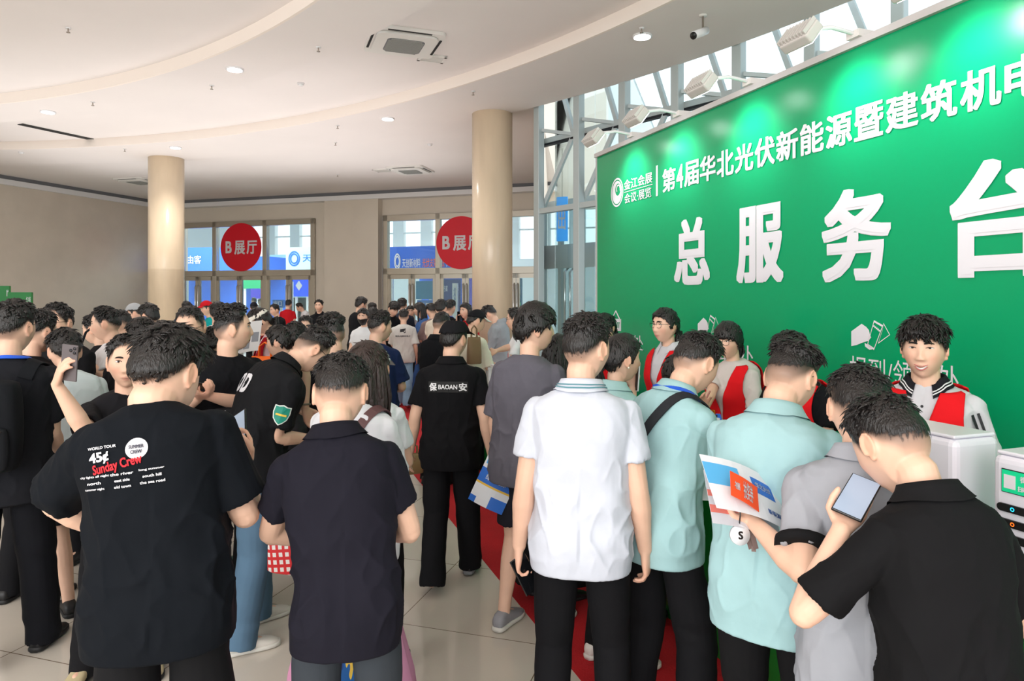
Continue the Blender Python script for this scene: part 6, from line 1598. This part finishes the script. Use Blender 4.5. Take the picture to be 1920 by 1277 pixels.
def sheet(name, pos, X, Z, w, h, m, label, cat, patches=(), texts=(), bend=.02, group=None):
    """a leaflet: a gently bent thin sheet with printed patches; patches (x0, y0, x1, y1, material) in fractions"""
    e = empty(name, M=orient(pos, X, Z)); tag(e, label, cat, group)
    def grid(x0, y0, x1, y1, lift, mm, nm, t=.0012):
        n = 9; v = []; 
        for lay in (lift, lift-t):
            for i in range(n):
                for j in (0, 1):
                    fx = x0+(x1-x0)*i/(n-1); fy = y0+(y1-y0)*j; v.append(((fx-.5)*w, (fy-.5)*h, lay+bend*math.sin(fx*math.pi*1.1)+bend*.6*(fx-.5)**2))
        f = [(2*i, 2*i+2, 2*i+3, 2*i+1) for i in range(n-1)]+[(2*n+2*i+1, 2*n+2*i+3, 2*n+2*i+2, 2*n+2*i) for i in range(n-1)]
        k = 2*n; f += [(2*i+2, 2*i, k+2*i, k+2*i+2) for i in range(n-1)]+[(2*i+1, 2*i+3, k+2*i+3, k+2*i+1) for i in range(n-1)]+[(0, 1, k+1, k), (2*n-1, 2*n-2, k+2*n-2, k+2*n-1)]
        return mesh_obj(nm, v, f, mm, e)
    grid(0, 0, 1, 1, 0, m, 'sheet')
    for q in patches: grid(*q[:4], .0008, q[4], 'printed_panel', .0004)
    for tx, x0, y0, x1, y1, mm in texts:
        t = MB(); text_into(t, tx, (x0-.5)*w, (y0-.5)*h, (x1-.5)*w, (y1-.5)*h, 0, .02); v, f = t.arrays(); fx = v[:, 0]/w+.5
        v[:, 2] = .0016+bend*np.sin(fx*math.pi*1.1)+bend*.6*(fx-.5)**2; mesh_obj('lettering', v, f, mm, e)
    return e
sheet('leaflet', px(929, 906, 3.9), (.93, -.15, -.42), (-.2, -.95, .15), .21, .29, M_PAPER, 'blue and white leaflet hanging from the hand of the slate grey tee', 'leaflet', [(0, .0, .18, .12, M_PBLUE), (.0, .42, 1, .70, M_PBLUE), (.0, .38, 1, .42, mat('paper_yellow', rgb(240, 196, 70), .5)), (.55, .0, 1, .24, M_PBLUE), (.05, .78, .3, .98, M_PSKY)], [('绿色能源', .2, .5, .8, .62, M_PAPER), ('展览会', .25, .78, .75, .9, M_PBLUE)])
sheet('leaflet', px(1398, 925, 2.14), (.86, .30, -.34), (-.12, -.60, .78), .30, .20, M_PAPER, 'blue and white folded leaflet under the orange card', 'leaflet', [(.0, .45, .42, .86, M_PSKY), (.58, .5, .9, .8, M_PBLUE)], [('华北光伏', .62, .6, .86, .72, M_PAPER), ('新能源展', .68, .16, .94, .26, M_PBLUE)])
sheet('leaflet', px(1392, 948, 2.16), (.90, .25, -.30), (-.15, -.7, .7), .26, .18, mat('paper_grey', rgb(206, 208, 216), .5), 'pale lower leaflet with red stripes at the bottom of the held stack', 'leaflet', [(0, .2, .5, .34, mat('paper_red', rgb(220, 120, 110), .5)), (0, .5, .4, .62, mat('paper_red', rgb(220, 120, 110), .5))])
sheet('card', px(1396, 921, 2.08), (.80, .25, -.50), (-.10, -.66, .74), .115, .085, M_PORANGE, 'orange card with white characters on top of the held leaflets', 'card', [], [('抽奖券', .42, .15, .78, .85, M_PAPER), ('福', .12, .35, .3, .65, M_PAPER)], .004)
sheet('leaflet', px(1340, 925, 2.9), (.85, .3, -.3), (-.15, -.5, .8), .20, .14, mat('paper_grey', rgb(206, 208, 216), .5), 'small grey booklet held in front of the strapped teal shirt', 'leaflet')
sheet('newspaper', px(467, 633, 6.35), (.92, -.3, .2), (-.25, -.85, .4), .25, .30, mat('newsprint', rgb(196, 196, 196), .8), 'grey newspaper read by the person in white visor', 'newspaper', [(.08, .12, .30, .40, mat('print_grey', rgb(120, 124, 130), .6)), (.36, .1, .62, .5, mat('print_grey', rgb(120, 124, 130), .6)), (.68, .3, .94, .62, mat('print_grey', rgb(120, 124, 130), .6)), (.08, .5, .3, .86, mat('print_grey', rgb(120, 124, 130), .6))])
# badge reel hanging from the hand with leaflets
p0 = px(1387, 1003, 2.08); e = empty('badge_reel', M=orient(p0, (1, .1, 0), (-.15, -.98, .1))); tag(e, 'white round badge reel with grey ribbon hanging under the held leaflets', 'badge')
MB().cyl((0, 0, -.006), .030, .012, 36).build('disc', M_PAPER, e, True)
t = MB(); text_into(t, 'S', -.007, -.012, .007, .012, .0065, .03); t.build('lettering', M_PHONE, e)
MB().tube([(0, .03, 0), (.004, .055, .0), (.006, .08, 0)], .0022, 6).build('cord', M_PHONE, e, True)
rb = MB()
for a, b_ in (((.022, .02, -.012), (.040, -.045, -.012)), ((.040, -.045, -.012), (.052, -.045, -.006)), ((.052, -.045, -.006), (.036, .022, -.006))): rb.beam(a, b_, .016, .002, up=(0, 0, 1))
rb.build('ribbon', mat('ribbon_taupe', rgb(120, 100, 96), .7), e)
# blue lanyards in the hand over the counter
for k, (pts, lab) in enumerate(((((1338, 778, 3.15), (1334, 806, 3.12), (1330, 840, 3.14), (1334, 868, 3.15)), 'blue badge ribbon hanging from the hand of the strapped teal shirt'), (((1346, 776, 3.2), (1352, 800, 3.2), (1342, 826, 3.2)), 'second blue badge ribbon, shorter, beside the longer one over the counter'))):
    v, f2 = loft([np.array([px(*q)+np.array((dx*.011, dz*.003, 0)) for dx, dz in ((-1, -1), (1, -1), (1, 1), (-1, 1))]) for q in pts]); o = mesh_obj('badge_ribbon', v, f2, mat('ribbon_blue', rgb(26, 110, 226), .5)); tag(o, lab, 'ribbon', 'blue badge ribbons')
e = empty('name_tag', M=orient(px(1341, 795, 3.13), (1, .2, -.2), (-.2, -.95, .2))); tag(e, 'white paper name tag hanging on the blue ribbon', 'tag'); MB().box((-.02, -.03, -.001), (.02, .03, .001)).build('card', M_PAPER, e); MB().box((-.006, .03, -.002), (.006, .042, .002)).build('clip', M_GLS, e)
# pen
q = Q['vest2'].hand_frame(1)[0]; e = empty('pen', px(1322, 752, 4.35)); tag(e, 'thin pinkish pen held by the counter staff glancing down', 'pen'); MB().tube([(-.03, 0, -.06), (.03, .0, .06)], .006, 8).build('barrel', mat('pen_pink', rgb(190, 130, 120), .4), e, True); MB().tube([(-.03, 0, -.06), (-.036, 0, -.072)], .003, 6).build('tip', M_GLS, e, True)

# bags
def strap_on(p, e, pts, width, m, nm='strap', lift=.012):
    v, f2 = p.strap([p.map(q) for q in pts], width, m, lift=lift); w = np.array([p.root+p.ex*a[0]+p.ey*a[1]+ZZ*a[2] for a in v]); inv = np.array(e.matrix_world.inverted()) if e.matrix_world else np.eye(4)
    w = np.c_[w, np.ones(len(w))]@np.array(Matrix(e.matrix_basis).inverted()).T
    return mesh_obj(nm, w[:, :3], f2, m, e)
def on_body(p, name, at, label, cat, tilt=0):
    pos = p.wld(p.map(at)); e = empty(name, M=frame_matrix(pos, p.ex, p.ey, ZZ)); tag(e, label, cat); return e
m_pack = cloth(24, 26, 30); m_strapb = cloth(44, 46, 50)
def rbox(mb, lo, hi, r, n=6):
    lo = np.array(lo); hi = np.array(hi); d, F_ = cubesphere(n); c = (lo+hi)/2; h = (hi-lo)/2-r; mb.add(np.sign(d)*np.minimum(np.abs(d)*1.8, 1)*h+d*r+c, F_)
p = Q['pack']; e = on_body(p, 'backpack', (-.03, -.27, 1.0), 'black backpack on the tall person in black', 'backpack')
mb = MB(); rbox(mb, (-.15, -.10, -.02), (.17, .10, .43), .07); mb.build('body', m_pack, e, True)
mb = MB(); rbox(mb, (-.12, -.14, .0), (.14, -.06, .22), .05); mb.build('pocket', cloth(30, 32, 36), e, True)
MB().tube([(-.03, .04, .42), (-.02, .0, .47), (.04, .0, .47), (.05, .04, .42)], .010, 8).build('handle', m_pack, e, True)
MB().tube([(-.10, -.143, .20), (.02, -.152, .205), (.12, -.143, .20)], .004, 6).build('zipper', M_GLS, e, True)
for sd in (-1, 1): strap_on(p, e, [(sd*.10, -.14, 1.38), (sd*.115, -.06, 1.45), (sd*.125, .05, 1.42), (sd*.13, .13, 1.30), (sd*.15, .12, 1.15)], .06, m_pack)
p = Q['teal']; e = on_body(p, 'sling_bag', (-.30, -.02, .80), 'black shoulder bag of the strapped teal shirt, strap across the back', 'bag')
mb = MB(); rbox(mb, (-.06, -.13, -.14), (.06, .13, .14), .04); mb.build('body', m_pack, e, True)
strap_on(p, e, [(.10, .05, 1.42), (.09, -.06, 1.44), (.03, -.15, 1.34), (-.06, -.16, 1.2), (-.14, -.15, 1.05), (-.20, -.08, .90)], .042, m_strapb, lift=.012)
p = Q['longhair']; e = on_body(p, 'shoulder_bag', (-.24, .10, .86), 'brown strapped shoulder bag of the long brown haired person, gold buckle', 'bag')
m_brown = mat('leather_brown', rgb(94, 62, 64), .45); mb = MB(); rbox(mb, (-.06, -.12, -.09), (.06, .12, .09), .04); mb.build('body', m_brown, e, True)
so = strap_on(p, e, [(-.18, .14, 1.0), (-.05, .15, 1.2), (.10, .08, 1.42), (.11, -.06, 1.42), (.06, -.15, 1.28), (-.04, -.16, 1.12), (-.16, -.12, .95)], .042, m_brown, lift=.016)
bk = np.array(p.strap([p.map((.09, -.10, 1.38)), p.map((.07, -.14, 1.31))], .056, m_brown, thick=.014, lift=.018)[0]); w = np.array([p.root+p.ex*a[0]+p.ey*a[1]+ZZ*a[2] for a in bk])
inv = np.array(Matrix(e.matrix_basis).inverted()); w = (np.c_[w, np.ones(len(w))]@inv.T)[:, :3]; mesh_obj('buckle', w, loft([np.zeros((4, 3))]*40)[1], mat('buckle_gold', rgb(206, 160, 70), .3, metal=1), e)
p = Q['profile']; e = empty('crossbody_bag', px(428, 790, 3.95)); tag(e, 'small black crossbody bag at the hip of the loose black tee', 'bag')
mb = MB(); rbox(mb, (-.10, -.05, -.08), (.09, .05, .08), .045); mb.build('body', cloth(34, 35, 38), e, True); MB().tube([(-.08, -.052, .03), (0, -.056, .032), (.07, -.052, .03)], .004, 6).build('zipper', M_GLS, e, True); MB().tube([(0, -.056, .03), (.008, -.062, .07)], .003, 6).build('zip_pull', M_PAPER, e, True)
p = Q['blackbag']; e = empty('shoulder_bag', px(165, 690, 5.8)); tag(e, 'black shoulder bag beside the white tee in profile', 'bag'); mb = MB(); rbox(mb, (-.12, -.07, -.10), (.10, .07, .10), .05); mb.build('body', m_pack, e, True); MB().tube([(-.10, 0, .08), (-.03, .02, .30), (.06, .05, .38)], .010, 8).build('strap', m_pack, e, True)
def tote(pos, w, h, d, m, label, texts=(), name='tote_bag', rz=0, hm=None, cat='bag', drop=.12):
    e = empty(name, pos, rz); tag(e, label, cat); n = 9
    a = np.linspace(0, 2*np.pi, 28, endpoint=False); rings = []
    for k, (z, sx, sy) in enumerate(((-h, .9, .9), (-h*.97, 1, 1), (-h*.5, 1.0, .9), (-h*.1, .96, .45), (0, .95, .25), (0, .92, .2), (-h*.5, .9, .5))):
        rings.append(np.c_[np.sign(np.cos(a))*np.abs(np.cos(a))**.5*w/2*sx, np.sign(np.sin(a))*np.abs(np.sin(a))**.5*d/2*sy, np.full(28, z)])
    v, f2 = loft(rings); mesh_obj('body', v, f2, m, e, True)
    for sd in (-1, 1): MB().tube([(-w*.22, sd*d*.11, -.02), (-w*.20, sd*d*.06, drop*.7), (0, sd*.008, drop), (w*.20, sd*d*.06, drop*.7), (w*.22, sd*d*.11, -.02)], (.011, .003) if False else .006, 8).build('handle', hm or m, e, True)
    return e
tote(px(497, 668, 5.95), .26, .30, .10, mat('bag_orange', rgb(250, 110, 20), .6), 'orange tote bag beside the newspaper reader', rz=R(-10))
def check_mat():
    m = bpy.data.materials.new('bag_red_check'); m.use_nodes = True; nt = m.node_tree; b = nt.nodes['Principled BSDF']; tc = nt.nodes.new('ShaderNodeTexCoord'); br = nt.nodes.new('ShaderNodeTexBrick')
    mp = nt.nodes.new('ShaderNodeMapping'); mp.inputs['Rotation'].default_value = (R(90), 0, R(8)); nt.links.new(tc.outputs['Object'], mp.inputs[0]); nt.links.new(mp.outputs[0], br.inputs['Vector'])
    br.offset = 0; br.inputs['Scale'].default_value = 1; br.inputs['Brick Width'].default_value = .030; br.inputs['Row Height'].default_value = .030; br.inputs['Mortar Size'].default_value = .0065; br.inputs['Mortar Smooth'].default_value = 0
    br.inputs['Color1'].default_value = (*rgb(244, 240, 238), 1); br.inputs['Color2'].default_value = (*rgb(244, 240, 238), 1); br.inputs['Mortar'].default_value = (*rgb(220, 24, 36), 1); nt.links.new(br.outputs['Color'], b.inputs['Base Color']); b.inputs['Roughness'].default_value = .5
    return m
tote(px(546, 972, 2.85), .20, .22, .08, check_mat(), 'red and white checked bag beside the jeans of the bending person', rz=R(-15), drop=.10)
def floral():
    m = bpy.data.materials.new('bag_floral'); m.use_nodes = True; nt = m.node_tree; b = nt.nodes['Principled BSDF']; tc = nt.nodes.new('ShaderNodeTexCoord'); v = nt.nodes.new('ShaderNodeTexNoise'); mp = nt.nodes.new('ShaderNodeMapping')
    mp.inputs['Scale'].default_value = (14, 14, 5); mp.inputs['Rotation'].default_value = (0, R(24), 0); nt.links.new(tc.outputs['Object'], mp.inputs[0]); nt.links.new(mp.outputs[0], v.inputs['Vector']); v.inputs['Scale'].default_value = 1.0
    r = nt.nodes.new('ShaderNodeValToRGB'); r.color_ramp.interpolation = 'CONSTANT'; els = r.color_ramp.elements; els[0].position = 0; els[0].color = (*rgb(226, 232, 240), 1); els[1].position = .36; els[1].color = (*rgb(16, 66, 140), 1)
    for pos, c in ((.46, (20, 96, 170)), (.53, (244, 204, 80)), (.58, (30, 120, 80)), (.63, (150, 132, 200)), (.7, (150, 206, 90))): q = els.new(pos); q.color = (*rgb(*c), 1)
    nt.links.new(v.outputs['Fac'], r.inputs[0]); nt.links.new(r.outputs[0], b.inputs['Base Color']); b.inputs['Roughness'].default_value = .4
    return m
tote(px(668, 1178, 2.66), .22, .38, .10, floral(), 'floral blue and yellow bag hanging by the long pink skirt', rz=R(5))
e = tote(px(757, 955, 3.1), .10, .13, .07, mat('bag_kraft', rgb(150, 120, 84), .5), 'small brown paper bag with yellow band held by the long brown haired person', rz=R(30), drop=.05, name='paper_bag')
MB().box((-.052, -.037, -.08), (.052, .037, -.068)).build('band', mat('band_yellow', rgb(236, 200, 50), .5), e)
e = tote(px(889, 632, 7.2), .15, .28, .10, mat('bag_brown', rgb(122, 98, 70), .7), 'brown cloth bag carried by the person in cream tee and black cap', rz=R(30))
e = tote(px(775, 850, 5.6), .16, .16, .10, mat('bag_kraft', rgb(150, 120, 84), .5), 'small brown bag low behind the security guard', rz=R(30), drop=.08, name='paper_bag')
# wristwatch
b_ = Q['bent']; sh, el, wr = b_.J[-1][:3]; td = unit(wr-el); t = MB(); c = wr-td*.02; s1 = unit(np.cross(td, (0, 0, 1.0))); s2 = np.cross(td, s1); an = np.linspace(0, 2*np.pi, 20)
t.tube([c+s1*math.cos(q)*.030+s2*math.sin(q)*.030 for q in an], .006, 6, False); mesh_obj('wristwatch', t.arrays()[0]*b_.s, t.arrays()[1], mat('watch_strap', rgb(120, 116, 100), .4), b_.e, True)
